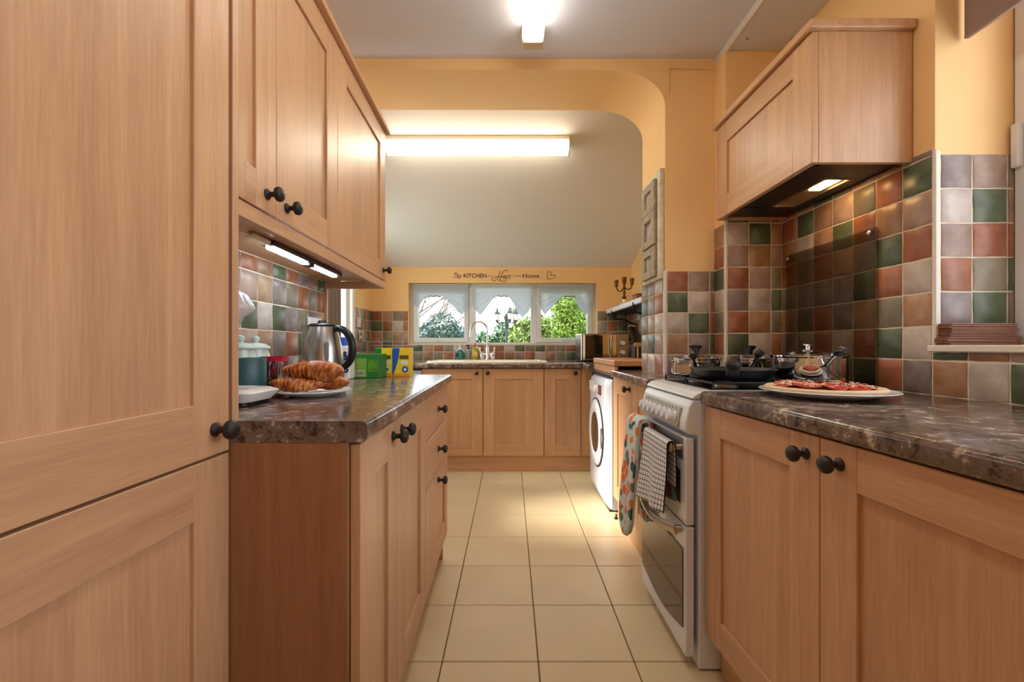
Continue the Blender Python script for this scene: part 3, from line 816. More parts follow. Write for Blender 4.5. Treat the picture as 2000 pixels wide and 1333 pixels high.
MB().box(.03, .20, -.004, .0, .745, .82, b=.003).build('detergent_drawer', M_WHITE, wm)
MB().box(.02, .58, .03, .2, 0, .015).build('foot_rail', M_BLACK, wm)
# cooker
ck = thing('cooker', 'white freestanding gas cooker with double oven and steel handles', 'cooker', (.583, 1.968, 0), -PI / 2)
cw = .495
MB().box(0, cw, .043, .60, 0.006, .905, b=.003).build('body', M_ENAM, ck)
q = MB()
q.prism([(.050, .786), (.012, .786), (-.003, .800), (-.001, .83), (.012, .880), (.024, .902), (.050, .902)], .001, cw - .001, 'x')
cp = q.build('control_panel', M_ENAM2, ck); mod(cp, 'BEVEL', width=.006, segments=3, limit_method='ANGLE')
nrm = Vector((0, -.966, .25)).normalized()
pM = T((0, .0, .836)) @ R(-14.0, 'X')
MB().box(.05, cw - .05, -.006, .002, -.036, .038, b=.004, M=pM).build('facia', plain('facia_grey', rgb(168, 172, 156), .35), cp)
for k in range(7):
    kx = .085 + k * (cw - .17) / 6
    kb = MB(); kb.lathe([(.022, 0), (.0225, .004), (.019, .007), (.0175, .024), (.015, .027), (0, .027)], 20, M=pM @ T((kx, -.006, -.004)) @ R(90, 'X'))
    kb = kb.build('knob', M_ENAM, cp, smooth=True)
    MB().lathe([(.0235, 0), (.0235, .0025)], 20, M=pM @ T((kx, -.006, -.004)) @ R(90, 'X')).build('bezel', M_CHROME, kb)
for k in range(12):
    MB().box(.07 + k * .03, .075 + k * .03, -.0068, -.006, .024, .031, M=pM).build('mark', M_BLACK, cp)
q = MB(); q.prism([(.56, .906), (.022, .906), (.026, .918), (.045, .930), (.08, .934), (.56, .934)], -.001, cw + .001, 'x')
hb = q.build('hob_rim', M_ENAM2, ck); mod(hb, 'BEVEL', width=.005, segments=3, limit_method='ANGLE')
MB().box(.03, cw - .03, .095, .54, .930, .9365, b=.002).build('hob_plate', M_DKGREY, ck)
for bx, by in ((.14, .2), (.36, .2), (.14, .42), (.36, .42)):
    b_ = MB(); b_.lathe([(.045, .9366), (.045, .945), (.034, .946), (.034, .953), (0, .953)], 24, M=T((bx, by, 0))); b_.build('burner', M_STEEL2, ck, smooth=True)
for gx in (.02, .255):
    gq = MB(); x1 = gx + .22
    for p in (((gx, .1), (x1, .1)), ((gx, .53), (x1, .53)), ((gx, .1), (gx, .53)), ((x1, .1), (x1, .53)), ((gx, .315), (x1, .315)), ((gx + .11, .1), (gx + .11, .16)), ((gx + .11, .25), (gx + .11, .37)), ((gx + .11, .46), (gx + .11, .53)), ((gx, .2), (gx + .07, .2)), ((x1 - .07, .2), (x1, .2)), ((gx, .42), (gx + .07, .42)), ((x1 - .07, .42), (x1, .42))):
        gq.tube([(p[0][0], p[0][1], .958), (p[1][0], p[1][1], .958)], .0045, 6)
    for a in (gx, x1):
        for b2 in (.1, .315, .53): gq.tube([(a, b2, .936), (a, b2, .958)], .004, 6)
    gg = gq.build('pan_support', M_CAST, ck); gg['kind'] = 'stuff'
def oven_door(z0, z1, nm):
    dq = thing_part = MB()
    dq.box(.004, cw - .002, 0, .030, z0, z1, b=.004)
    return dq.build(nm, M_ENAM, ck)
du = oven_door(.484, .776, 'upper_oven_door')
dl = oven_door(.045, .478, 'lower_oven_door')
MB().box(.006, cw - .02, -.0025, .0, .700, .774, b=.001).build('top_strip', M_STEEL, du)
# upper glass with arched top, lower glass with curved lower edge
def outline(xa, xb, za, zb, top=0, bot=0, n=14):
    p = []
    for k in range(n + 1):
        t = k / n; p.append((xa + (xb - xa) * t, za - bot * math.sin(PI * t)))
    for k in range(n + 1):
        t = k / n; p.append((xb - (xb - xa) * t, zb + top * math.sin(PI * t)))
    return p
MB().prism(outline(.05, cw - .045, .545, .655, .035, .025), -.004, .001, 'y').build('window', M_OVEN, du)
MB().prism(outline(.02, cw - .02, .135, .40, .0, .035), -.004, .001, 'y').build('window', M_OVEN2, dl)
h = MB(); h.box(.03, cw - .03, -.042, -.030, .722, .752, b=.005); h = h.build('handle', M_STEEL2, du)
MB().box(.035, .055, -.031, .0, .728, .746, b=.003).build('bracket', M_STEEL2, h); MB().box(cw - .055, cw - .035, -.031, .0, .728, .746, b=.003).build('bracket', M_STEEL2, h)
pts = []
for k in range(17):
    t = k / 16; pts.append((.03 + (cw - .06) * t, -.022 - .018 * math.sin(PI * t), .462 - .03 * math.sin(PI * t)))
h = MB(); h.tube(pts, .017, 10, flat=(.45, 1.0)); h = h.build('handle', M_STEEL2, dl, smooth=True)
MB().box(.025, .045, -.024, .001, .452, .472, b=.003).build('bracket', M_STEEL2, h); MB().box(cw - .045, cw - .025, -.024, .001, .452, .472, b=.003).build('bracket', M_STEEL2, h)
MB().box(.03, cw - .03, .10, .5, 0, .006).build('base', M_BLACK, ck)
MB().lathe([(.007, 0), (.007, .045)], 10, M=T((.03, .06, 0))).build('foot', M_BLACK, ck)
# glass splashback
o = thing('splashback', 'smoked glass splashback fixed over the tiles behind the cooker', 'splashback', (XR - .014, 1.78, ZW))
MB().box(-.003, .003, -.25, .255, .002, .561, b=.001).build('sheet', M_SMOKE, o)
MB().lathe([(.009, 0), (.009, .006), (.004, .01), (0, .01)], 14, M=T((-.003, -.225, .545)) @ R(-90, 'Y')).build('fixing', M_CHROME, o)
MB().lathe([(.009, 0), (.009, .006), (.004, .01), (0, .01)], 14, M=T((-.003, .23, .545)) @ R(-90, 'Y')).build('fixing', M_CHROME, o)
# ------------------------------------------------------------------ lights
o = thing('ceiling_light', 'fluorescent batten light running along the main ceiling', 'light', (.099, 1.2, 2.505))
MB().box(-.03, .03, -.78, .74, -.022, 0, b=.003).build('base', M_CER, o)
q = MB(); q.prism([(-.047, -.023), (-.047, -.062), (-.038, -.0745), (.038, -.0745), (.047, -.062), (.047, -.023)], -.76, .755, 'y'); q.build('diffuser', M_SIDE_C, o)
MB().box(-.040, .040, -.76, .755, -.0765, -.0748).build('lens', M_TUBE_C, o)
MB().box(-.048, .048, .756, .815, -.077, -.0, b=.006).build('end_cap', plain('beige_cap', rgb(214, 190, 160), .6), o)
MB().box(-.048, .048, -.80, -.761, -.077, -.0, b=.006).build('end_cap', M_CER, o)
dv = Vector((0, 1, -.385)).normalized(); nv = Vector((0, -.385, -1)).normalized()
Lm = Matrix(((1, 0, 0), (0, dv.y, nv.y), (0, dv.z, nv.z))).to_4x4()
o = thing('batten_light', 'long fluorescent batten light mounted across the sloping ceiling', 'light', (-.22, 2.985, zs(2.985)))
MB().box(-.612, .612, -.045, .045, 0.001, .034, b=.003, M=Lm).build('base', M_CER, o)
MB().box(-.600, .600, -.046, .046, .035, .095, b=.014, M=Lm).build('diffuser', M_SIDE_S, o)
MB().box(-.599, .599, -.033, .033, .0952, .0962, M=Lm).build('lens', M_TUBE_S, o)
MB().box(-.599, .599, -.0474, -.0464, .052, .082, M=Lm).build('lens', emit('slope_tube_front_glow', (1.0, .91, .72, 1), 4.0), o)
MB().box(-.615, -.601, -.048, .048, .003, .098, b=.010, M=Lm).build('end_cap', M_CER, o)
MB().box(.601, .615, -.048, .048, .003, .098, b=.010, M=Lm).build('end_cap', M_CER, o)
MB().lathe([(.012, 0), (.012, .002)], 18, M=T((-.42, -.0475, .02)) @ R(0, 'X')).build('switch', M_GROUT, o)
# ------------------------------------------------------------------ wall fittings and small things
# socket behind kettle
sx = XL(2.09) + .007
o = thing('wall_socket', 'white double wall socket on the tiles behind the kettle', 'socket', (sx, 2.10, 1.175), AU)
MB().box(-.073, .073, -.010, .0, -.043, .043, b=.003).build('plate', M_WHITE, o)
for a in (-.035, .035):
    MB().box(a - .006, a + .006, -.014, -.009, .015, .032, b=.001).build('switch', M_WHITE, o)
    MB().box(a - .003, a + .003, -.0108, -.0095, -.008, 0).build('pin_slot', M_BLACK, o)
o = thing('wall_socket', 'cream wall socket low on the tiled corner of rear left wall', 'socket', (-1.397, 4.07, 1.30), PI / 2)
MB().box(-.045, .045, -.010, 0, -.045, .045, b=.003).build('plate', M_CER, o); MB().box(-.012, .012, -.014, -.009, -.01, .02, b=.001).build('switch', M_WHITE, o)
o = thing('wall_socket', 'chrome framed socket below the cream socket on rear left wall', 'socket', (-1.397, 4.10, 1.16), PI / 2)
MB().box(-.04, .04, -.009, 0, -.045, .045, b=.003).build('plate', M_CHROME, o); MB().box(-.012, .012, -.013, -.008, -.01, .02, b=.001).build('switch', M_WHITE, o)
# festoon blinds in far window
def fabric():
    m, nt, b = newmat('sheer_pleated_fabric')
    nt.nodes.remove(b); out = nt.nodes['Material Output']
    df = N(nt, 'ShaderNodeBsdfDiffuse', Color=(.74, .77, .84, 1)); tl = N(nt, 'ShaderNodeBsdfTranslucent', Color=(.30, .36, .48, 1))
    tr = N(nt, 'ShaderNodeBsdfTransparent')
    m1 = N(nt, 'ShaderNodeMixShader'); m1.inputs[0].default_value = .45
    m2 = N(nt, 'ShaderNodeMixShader'); m2.inputs[0].default_value = .03
    nt.links.new(df.outputs[0], m1.inputs[1]); nt.links.new(tl.outputs[0], m1.inputs[2])
    nt.links.new(m1.outputs[0], m2.inputs[1]); nt.links.new(tr.outputs[0], m2.inputs[2]); nt.links.new(m2.outputs[0], out.inputs[0])
    return m
M_SHEER = fabric()
def festoon(u0, u1, low, lab):
    yb = 4.545
    x0, x1 = pxX(u0, yb), pxX(u1, yb)
    o = thing('festoon_blind', lab, 'blind', ((x0 + x1) / 2, yb, 1.70), 0, 'festoon blinds of the far window')
    cx = (x0 + x1) / 2
    L = [(pxX(u, yb) - cx, pxZ(v, yb) - 1.70) for u, v in low]
    def zl(x):
        for (a, b_), (c, d_) in zip(L, L[1:]):
            if a <= x <= c: return b_ + (d_ - b_) * (x - a) / (c - a)
        return L[0][1] if x < L[0][0] else L[-1][1]
    ap = min(range(len(L)), key=lambda i: -L[i][1]); ax = L[ap][0]
    zb = pxZ(579, yb) - 1.70
    MB().grid(lambda a, b_: (x0 - cx + (x1 - x0) * a, .004 * math.sin(b_ * 14), zb + (.012 - zb) * b_), 12, 12).build('band', M_SHEER, o, smooth=True)
    q = MB()
    def fn(a, b_):
        x = x0 - cx + (x1 - x0) * a; z = zb + (zl(x) - zb) * b_
        ang = math.atan2(x - ax, .06 + (zb - z) + .02)
        return (x, -.006 + .007 * math.sin(ang * 34) * min(1, .3 + b_), z)
    q.grid(fn, 110, 12); q.build('swag', M_SHEER, o, smooth=True)
    MB().tube([(x0 - cx, .01, .012), (x1 - cx, .01, .012)], .008, 8).build('rail', M_WHITE, o)
    q = MB(); pp = [(ax - .06 + .12 * k / 10, -.014, zb - .003 + .004 * math.sin(k * 1.3)) for k in range(11)]
    q.tube(pp, .006, 6); q.build('gather_band', M_TAUPE, o, smooth=True)
    return o
festoon(807, 914, [(807, 593), (815, 602), (819, 598), (828, 586), (838, 580), (850, 579.5), (866, 580), (880, 592), (894, 609), (903, 616), (910, 604), (914, 590)], 'white festoon blind gathered over the left window pane')
festoon(923, 1041, [(923, 592), (928, 606), (938, 616), (948, 604), (962, 585), (970, 580), (982, 579.5), (994, 580), (1002, 592), (1012, 612), (1020, 621), (1032, 610), (1041, 592)], 'white festoon blind gathered over the middle window pane behind tap')
festoon(1052, 1158, [(1052, 592), (1058, 607), (1064, 616), (1078, 600), (1094, 584), (1102, 580), (1112, 579.5), (1120, 582), (1132, 603), (1143, 617), (1152, 606), (1158, 588)], 'white festoon blind gathered over the right window pane')
# lettering on the far wall
M_INK = plain('brown_vinyl', rgb(52, 30, 16), .6)
def text_obj(body, name, parent, x0, x1, z, h, shear=0.0, y=0.0, mat=None, off=.0):
    cu = bpy.data.curves.new(name, 'FONT'); cu.body = body; cu.shear = shear; cu.extrude = .0005; cu.offset = off; cu.resolution_u = 3
    t = bpy.data.objects.new(name + '_tmp', cu); C.objects.link(t)
    bpy.context.view_layer.update()
    me = bpy.data.meshes.new_from_object(t.evaluated_get(bpy.context.evaluated_depsgraph_get()))
    C.objects.unlink(t); bpy.data.objects.remove(t)
    xs = [v.co.x for v in me.vertices]; ys_ = [v.co.y for v in me.vertices]
    a, b_ = min(xs), max(xs); c_, d_ = min(ys_), max(ys_)
    for v in me.vertices:
        v.co = Vector((x0 + (v.co.x - a) / (b_ - a) * (x1 - x0), y - v.co.z, z + (v.co.y - c_) / (d_ - c_) * h))
    me.materials.clear(); me.materials.append(mat or M_INK)
    o = bpy.data.objects.new(name, me); C.objects.link(o); o.parent = parent
    return o
yt = 4.4985
X_ = lambda u: pxX(u, 4.5); Z_ = lambda v: pxZ(v, 4.5)
lt = thing('wall_lettering', 'brown lettering above far window: The Kitchen is the Heart of the Home', 'lettering', (0, yt, 0))
text_obj('The', 'word', lt, X_(886), X_(901), Z_(544.5), .058, .5)
text_obj('KITCHEN', 'word', lt, X_(905.5), X_(950), Z_(543), .043, 0, off=.01)
text_obj('is the', 'word', lt, X_(953.5), X_(962), Z_(540.5), .014, 0)
text_obj('eart', 'word', lt, X_(983), X_(998), Z_(545), .042, .45)
text_obj('of the', 'word', lt, X_(1003), X_(1018), Z_(540.5), .014, 0)
text_obj('Home', 'word', lt, X_(1021), X_(1053), Z_(543.5), .045, 0, off=.005)
text_obj('. . .', 'word', lt, X_(1055), X_(1067), Z_(545), .006, 0)
def strokes(name, lines, r):
    q = MB()
    for L in lines: q.tube([(X_(a), 0, Z_(b_)) for a, b_ in L], r, 6)
    return q.build(name, M_INK, lt, smooth=True)
def bez(P, n=14):
    out = []
    for k in range(n + 1):
        t = k / n; s = 1 - t
        out.append(tuple(s ** 3 * P[0][i] + 3 * s * s * t * P[1][i] + 3 * s * t * t * P[2][i] + t ** 3 * P[3][i] for i in (0, 1)))
    return out
o = strokes('capital', [bez([(977, 530), (974, 538), (972, 548), (964, 549)]) + bez([(964, 549), (958, 549), (961, 541), (970, 541)])[1:] + bez([(970, 541), (978, 541), (982, 541), (985, 540)])[1:],
                        bez([(992, 531), (992, 526), (984, 527), (981, 534)]) + bez([(981, 534), (979, 540), (978, 546), (974, 547)])[1:],
                        bez([(974, 547), (984, 552), (990, 551), (989, 546)])], .0028)
o = strokes('heart_outline', [bez([(1070, 546), (1068, 538), (1068, 530), (1073, 531)]) + bez([(1073, 531), (1078, 531), (1078, 537), (1074, 539)])[1:],
                              bez([(1074, 539), (1080, 536), (1086, 538), (1085, 540)]) + bez([(1085, 540), (1082, 544), (1075, 546), (1070, 546.5)])[1:]], .0022)
# sink and tap
o = thing('sink', 'cream ceramic inset sink with drainer on the far worktop', 'sink', (-.205, 3.795, ZW))
q = MB()
def rr(x0, x1, y0, y1, r, n=6):
    p = []
    for cx, cy, a0 in ((x1 - r, y0 + r, -90), (x1 - r, y1 - r, 0), (x0 + r, y1 - r, 90), (x0 + r, y0 + r, 180)):
        for k in range(n + 1):
            a = math.radians(a0 + 90 * k / n); p.append((cx + r * math.cos(a), cy + r * math.sin(a)))
    return p
def loft(q, rings, mat=0, cap0=False, cap1=True):
    n = len(rings[0][0]); vs = []; fs = []
    for pts_, z in rings: vs += [(p[0], p[1], z) for p in pts_]
    for i in range(len(rings) - 1):
        for s in range(n):
            t = (s + 1) % n; fs.append([i * n + s, i * n + t, (i + 1) * n + t, (i + 1) * n + s])
    if cap0: fs.append(list(range(n - 1, -1, -1)))
    if cap1: fs.append([(len(rings) - 1) * n + s for s in range(n)])
    q.add(vs, fs, mat)
loft(q, [(rr(-.525, .525, 0, .50, .05), .0), (rr(-.525, .525, 0, .50, .05), .012), (rr(-.512, .512, .012, .488, .04), .018), (rr(-.48, .48, .04, .40, .04), .018), (rr(-.47, .47, .05, .39, .035), .006), (rr(-.44, .44, .07, .37, .03), .003)])
q.build('basin', M_CER, o, smooth=40)
MB().lathe([(.03, .0035), (.03, .006), (.018, .0045), (0, .0045)], 20, M=T((.25, .22, 0))).build('drain', M_CHROME, o)
o = thing('mixer_tap', 'chrome swan-neck mixer tap with two cream-handled levers at the sink', 'tap', (-.222, 4.24, ZW + .018))
q = MB(); q.lathe([(.022, 0), (.022, .010), (.016, .02), (.016, .11), (.011, .12), (.010, .13)], 18); q.build('body', M_CHROME, o, smooth=True)
pp = [(0, 0, .12), (0, 0, .25)]
for k in range(1, 15):
    a = PI * k / 14 * 1.03; pp.append((-.080 + .080 * math.cos(a), 0, .275 + .088 * math.sin(a)))
pp.append((-.163, 0, .235))
MB().tube(pp, .0095, 12).build('spout', M_CHROME, o, smooth=True)
MB().tube([(-.163, 0, .238), (-.164, 0, .215)], .012, 12).build('nozzle', M_CHROME, o, smooth=True)
for s in (-1, 1):
    MB().tube([(s * .012, 0, .05), (s * .035, -.005, .05)], .010, 10).build('arm', M_CHROME, o, smooth=True)
    lv = MB(); lv.lathe([(.012, -.045), (.023, -.03), (.026, -.01), (.024, .006), (.010, .016), (0, .018)], 16, M=T((s * .05, -.005, .045))); lv = lv.build('valve', M_CHROME, o, smooth=True)
    MB().tube([(s * .058, -.005, .055), (s * .068, -.01, .085), (s * .069, -.015, .113)], [.008, .0075, .009], 8).build('lever', M_CER, lv, smooth=True)
# bottles by sink
def bottle(name, lab, loc, prof_, mat, extra=None):
    o = thing(name, lab, 'bottle', loc)
    q = MB(); q.lathe(prof_, 22); q.build('body', mat, o, smooth=True)
    if extra: extra(o)
    return o
zc = ZW + .0185
M_TEALG = plain('teal_soap', rgb(40, 112, 116), .15, coat=.4)
M_BLK2 = plain('bottle_dark', rgb(28, 34, 44), .2)
M_CLR = plain('clear_pump_bottle', rgb(150, 150, 160), .2)
M_LIME = plain('lime_liquid', rgb(150, 150, 14), .15, coat=.5)
M_RED = plain('red_cap', rgb(196, 40, 56), .35)
def e1(o):
    MB().lathe([(.016, .095), (.016, .11), (.006, .112), (.006, .135)], 14).build('collar', M_WHITE, o, smooth=True)
    MB().box(-.028, .010, -.007, .007, .135, .147, b=.003).build('pump', M_WHITE, o)
    MB().lathe([(.021, 0), (.021, .002)], 18, M=T((-.01, -.045, .04)) @ R(90, 'X')).build('label', M_BLK2, o)
bottle('soap_bottle', 'teal round soap pump bottle left of the washing-up liquid', (-.483, 4.25, zc), [(.03, 0), (.046, .006), (.050, .035), (.047, .065), (.03, .088), (.016, .096), (0, .097)], M_TEALG, e1)
def e2(o):
    MB().lathe([(.012, .098), (.012, .115), (.005, .116), (.005, .13)], 12).build('collar', M_BLACK, o, smooth=True)
    MB().box(-.024, .009, -.006, .006, .128, .14, b=.003).build('pump', M_BLACK, o)
bottle('soap_bottle', 'slim clear pump bottle with a black pump between teal and yellow bottles', (-.405, 4.27, zc), [(.024, 0), (.026, .004), (.026, .08), (.018, .095), (.012, .10), (0, .101)], M_CLR, e2)
def e3(o):
    MB().lathe([(.014, .122), (.014, .137), (.007, .140), (.006, .158), (0, .159)], 14).build('cap', M_RED, o, smooth=True)
    MB().box(-.026, .026, -.0412, -.036, .03, .082, b=.003).build('label', plain('soap_label', rgb(206, 170, 110), .4, var=.3, vscale=60), o)
bottle('washing_up_bottle', 'yellow-green washing-up liquid bottle with a red cap beside the tap', (-.338, 4.25, zc), [(.036, 0), (.040, .005), (.040, .095), (.030, .118), (.015, .124), (0, .125)], M_LIME, e3)
# microwave
o = thing('microwave', 'beige and steel microwave oven with two dials in far right corner', 'microwave', (.650, 4.06, ZW))
MB().box(0, .436, .015, .38, .012, .262, b=.006).build('body', M_STEEL, o)
M_MIRR = plain('mirror_door', rgb(196, 180, 150), .10, metal=1.0)
MB().box(.022, .325, 0, .016, .016, .258, b=.004).build('door', M_MIRR, o)
MB().box(.035, .195, -.003, .001, .03, .245, b=.002).build('window', plain('microwave_window', rgb(80, 68, 60), .08, metal=.8), o)
MB().tube([(.275, -.012, .035), (.268, -.030, .09), (.266, -.034, .14), (.268, -.030, .19), (.275, -.012, .24)], .010, 10).build('handle', M_STEEL, o, smooth=True)
MB().box(.328, .432, 0, .016, .016, .258, b=.004).build('control_panel', plain('champagne', rgb(176, 154, 112), .35, metal=.5), o)
for z in (.09, .175):
    MB().lathe([(.029, 0), (.028, .018), (.022, .024), (0, .024)], 24, M=T((.378, 0, z)) @ R(90, 'X')).build('dial', M_STEEL, o, smooth=True)
    MB().lathe([(.020, .0245), (.019, .027), (0, .027)], 20, M=T((.378, 0, z)) @ R(90, 'X')).build('dial_cap', M_WHITE, o)
for a in (.03, .40):
    MB().lathe([(.012, 0), (.012, .013)], 12, M=T((a, .05, 0))).build('foot', M_BLACK, o)
# knife stand
o = thing('knife_stand', 'black knife stand with steel knives between microwave and tiled pier', 'knife stand', (.948, 3.3, .993), 0)
MB().box(-.035, .045, -.045, .05, 0, .105, b=.004).build('block', M_BLACK, o)
MB().box(-.038, .048, -.05, -.045, .085, .115, b=.002).build('band', M_STEEL, o)
for k, (a, b_) in enumerate(((-.02, 0), (.012, .0), (-.004, .02), (.03, .025))):
    q = MB(); q.tube([(a, b_, .105), (a - .018, b_, .19), (a - .042, b_, .235)], [.008, .010, .011], 8); kq = q.build('knife_handle', M_BLACK, o, smooth=True)
    MB().lathe([(.009, 0), (.010, .008), (0, .012)], 10, M=T((a - .042, b_, .235)) @ R(-25, 'Y')).build('end_cap', M_STEEL, kq)
for a in (-.015, .018):
    MB().box(a - .006, a + .006, -.052, -.050, .0, .085).build('blade', M_CHROME, o)
# shelf with candelabra
o = thing('wall_shelf', 'white floating shelf on brackets over the microwave', 'shelf', (1.10, 3.9, 1.43))
MB().box(-.13, .125, -.60, .595, -.022, .020, b=.004).build('board', M_WHITE, o)
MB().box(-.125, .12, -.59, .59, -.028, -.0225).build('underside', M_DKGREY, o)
for yy in (-.40, .35):
    q = MB(); q.tube([(-.128, yy, .0), (-.132, yy, -.05), (-.10, yy, -.085), (0, yy, -.10), (.122, yy, -.15)], .008, 8); q.build('bracket', M_BLACK, o, smooth=True)
M_BRASS = plain('old_brass', rgb(112, 78, 36), .35, metal=.9)
o = thing('candelabra', 'old brass three-armed candelabra on the white shelf', 'candelabra', (1.015, 3.95, 1.451))
MB().lathe([(.045, 0), (.046, .006), (.03, .014), (.016, .028), (.014, .05)], 20).build('base', M_CER, o, smooth=True)
MB().lathe([(.013, .045), (.020, .065), (.009, .085), (.014, .11), (.008, .13), (.016, .15), (.008, .165), (.012, .185), (.018, .20), (.022, .245), (.017, .246), (.012, .215), (0, .214)], 16).build('stem', M_BRASS, o, smooth=True)
for s, dz in ((-1, -.018), (1, 0)):
    pp = [(0, 0, .155), (s * .03, 0, .135 + dz), (s * .058, 0, .145 + dz), (s * .070, 0, .175 + dz)]
    aa = MB().tube(pp, .006, 8).build('arm', M_BRASS, o, smooth=True)
    MB().lathe([(.008, 0), (.017, .01), (.015, .02), (.020, .06), (.016, .061), (.010, .03), (0, .029)], 14, M=T((s * .07, 0, .175 + dz))).build('cup', M_BRASS, aa, smooth=True)
o = thing('trinket_box', 'small dark box on the white shelf beside the candelabra', 'box', (1.02, 3.50, 1.451))
MB().box(-.04, .05, -.06, .06, 0, .032, b=.003).build('body', W_DARK, o); MB().box(-.043, .053, -.063, .063, .033, .042, b=.003).build('lid', W_DARK, o)
# triple picture frame on pier
M_DIST = plain('distressed_cream', rgb(214, 204, 178), .7, bump=.5, bscale=70, var=.16, vscale=22)
M_DIST2 = plain('worn_grey_wood', rgb(168, 152, 132), .7, bump=.5, bscale=70, var=.25, vscale=26)
M_PIC = plain('faded_print', rgb(168, 158, 150), .4, var=.4, vscale=18)
o = thing('picture_frame', 'distressed cream frame holding three small pictures hung on the arch pier', 'picture frame', (.7635, 2.345, 1.69), -PI / 2)
MB().box(-.145, .145, -.022, 0, -.272, .28, b=.003).build('backboard', M_DIST, o)
for zc_, hh in ((.165, .078), (.0, .088), (-.175, .078)):
    m_ = M_DIST2
    f = MB().box(-.098, .098, -.026, -.0225, zc_ - hh, zc_ + hh, b=.001).build('mount', m_, o)
    for a in ((-.105, -.055, zc_ - hh, zc_ + hh), (.055, .105, zc_ - hh, zc_ + hh), (-.0548, .0548, zc_ + hh - .04, zc_ + hh), (-.0548, .0548, zc_ - hh, zc_ - hh + .04)):
        MB().box(a[0], a[1], -.040, -.0265, a[2], a[3], b=.003).build('moulding', m_, f)
    MB().box(-.054, .054, -.0285, -.0265, zc_ - hh + .04, zc_ + hh - .04).build('picture', M_PIC, f)
# place mats on the sill
for k in range(13):
    up = k >= 5
    x0, x1 = (1.280, 1.476) if up else (1.272, 1.486)
    q = MB(); q.box(x0 + rnd.uniform(-.003, .003), x1 + rnd.uniform(-.003, .003), 1.285 + rnd.uniform(0, .004), 1.329, 1.087 + k * .0049, 1.0912 + k * .0049, b=.0012)
    tag(q.build('place_mat', W_DARK), {0: 'bottom dark brown mat of the stack on the right window sill', 12: 'topmost dark brown mat of the stack on the right window sill'}.get(k, 'thin dark brown mat inside the stack on the right window sill'), 'mat', 'stack of dark mats on the sill')
# ------------------------------------------------------------------ left worktop things
def plate(o, R_, mat, h=.017):
    q = MB(); q.lathe([(R_ * .55, 0), (R_ * .60, .003), (R_ * .97, h - .003), (R_, h), (R_ * .985, h + .002), (R_ * .93, h - .002), (R_ * .62, .007), (0, .006)], 48)
    return q.build('dish', mat, o, smooth=60)
o = thing('side_plate', 'white plate under the croissants', 'plate', (-.590, 1.325, ZW)); plate(o, .108, M_PORC)
def crust(name, c0, c1, c2):
    m, nt, b = newmat(name)
    tc = N(nt, 'ShaderNodeTexCoord'); n1 = N(nt, 'ShaderNodeTexNoise', Scale=34.0, Detail=6.0, Distortion=.8)
    mp = N(nt, 'ShaderNodeMapping'); mp.inputs['Scale'].default_value = (1.9, .6, 1)
    nt.links.new(tc.outputs['Object'], mp.inputs[0]); nt.links.new(mp.outputs[0], n1.inputs['Vector'])
    cr = N(nt, 'ShaderNodeValToRGB'); e = cr.color_ramp.elements
    e[0].position = .36; e[0].color = rgb(*c0); e[1].position = .7; e[1].color = rgb(*c2)
    x = e.new(.52); x.color = rgb(*c1)
    nt.links.new(n1.outputs['Fac'], cr.inputs[0]); nt.links.new(cr.outputs[0], b.inputs['Base Color'])
    b.inputs['Roughness'].default_value = .42
    bp = N(nt, 'ShaderNodeBump', Strength=.5, Distance=.002); nt.links.new(n1.outputs['Fac'], bp.inputs['Height']); nt.links.new(bp.outputs[0], b.inputs['Normal'])
    return m
M_CRO = crust('croissant_crust', (140, 66, 20), (196, 112, 46), (232, 172, 100))
def croissant(lab, loc, L, W, H, bend, rz, tilt=0, seed=1):
    r = random.Random(seed)
    nseg, ns = 120, 22
    nr = 7; vs = []; fs = []
    for i in range(nseg + 1):
        t = i / nseg; s = t * 2 - 1
        env = max(.0, 1 - abs(s) ** 2.2) ** .62
        k = abs(s) * nr; fr = k - math.floor(k)
        step = 1.0 + .15 * (.5 - fr) if abs(s) > .06 else 1.06
        rad = (.14 + .86 * env) * step if abs(s) < .985 else .10
        x = s * L / 2; y = -bend * (s * s)
        for j in range(ns):
            a = 2 * PI * j / ns
            tw = 1 + .045 * math.sin(3 * a + i * .35 + seed) + .02 * r.uniform(-1, 1)
            px = x + .008 * math.sin(a) * (1 if s > 0 else -1)
            vs.append((px, y + W / 2 * rad * tw * math.cos(a), H / 2 * rad * tw * math.sin(a) + H / 2 * .98))
    for i in range(nseg):
        for j in range(ns):
            t = (j + 1) % ns; fs.append([i * ns + j, i * ns + t, (i + 1) * ns + t, (i + 1) * ns + j])
    fs.append(list(range(ns - 1, -1, -1))); fs.append([nseg * ns + j for j in range(ns)])
    q = MB(); q.add(vs, fs)
    o = q.build('croissant', M_CRO, smooth=70)
    o.location = loc; o.rotation_euler = (tilt, 0, rz)
    return tag(o, lab, 'croissant', 'croissants on the white plate')
croissant('golden croissant lying on top of the pile on the white plate', (-.575, 1.315, ZW + .043), .185, .082, .060, .022, -.18, 0, 1)
croissant('golden croissant at bottom left of the pile, its tip over the plate rim', (-.622, 1.285, ZW + .0155), .165, .070, .040, -.02, .02, 0, 2)
croissant('golden croissant at bottom right of the pile, partly under the top one', (-.555, 1.365, ZW + .0155), .155, .066, .040, .015, -.35, 0, 3)
o = thing('butter_dish', 'rounded white dish on a dark base beside the larder end panel', 'dish', (-.708, 1.125, ZW))
q = MB(); loft(q, [(rr(-.065, .065, -.055, .055, .02), 0), (rr(-.07, .07, -.06, .06, .02), .002), (rr(-.07, .07, -.06, .06, .02), .011)], cap0=True); q.build('base', M_BLACK, o, smooth=30)
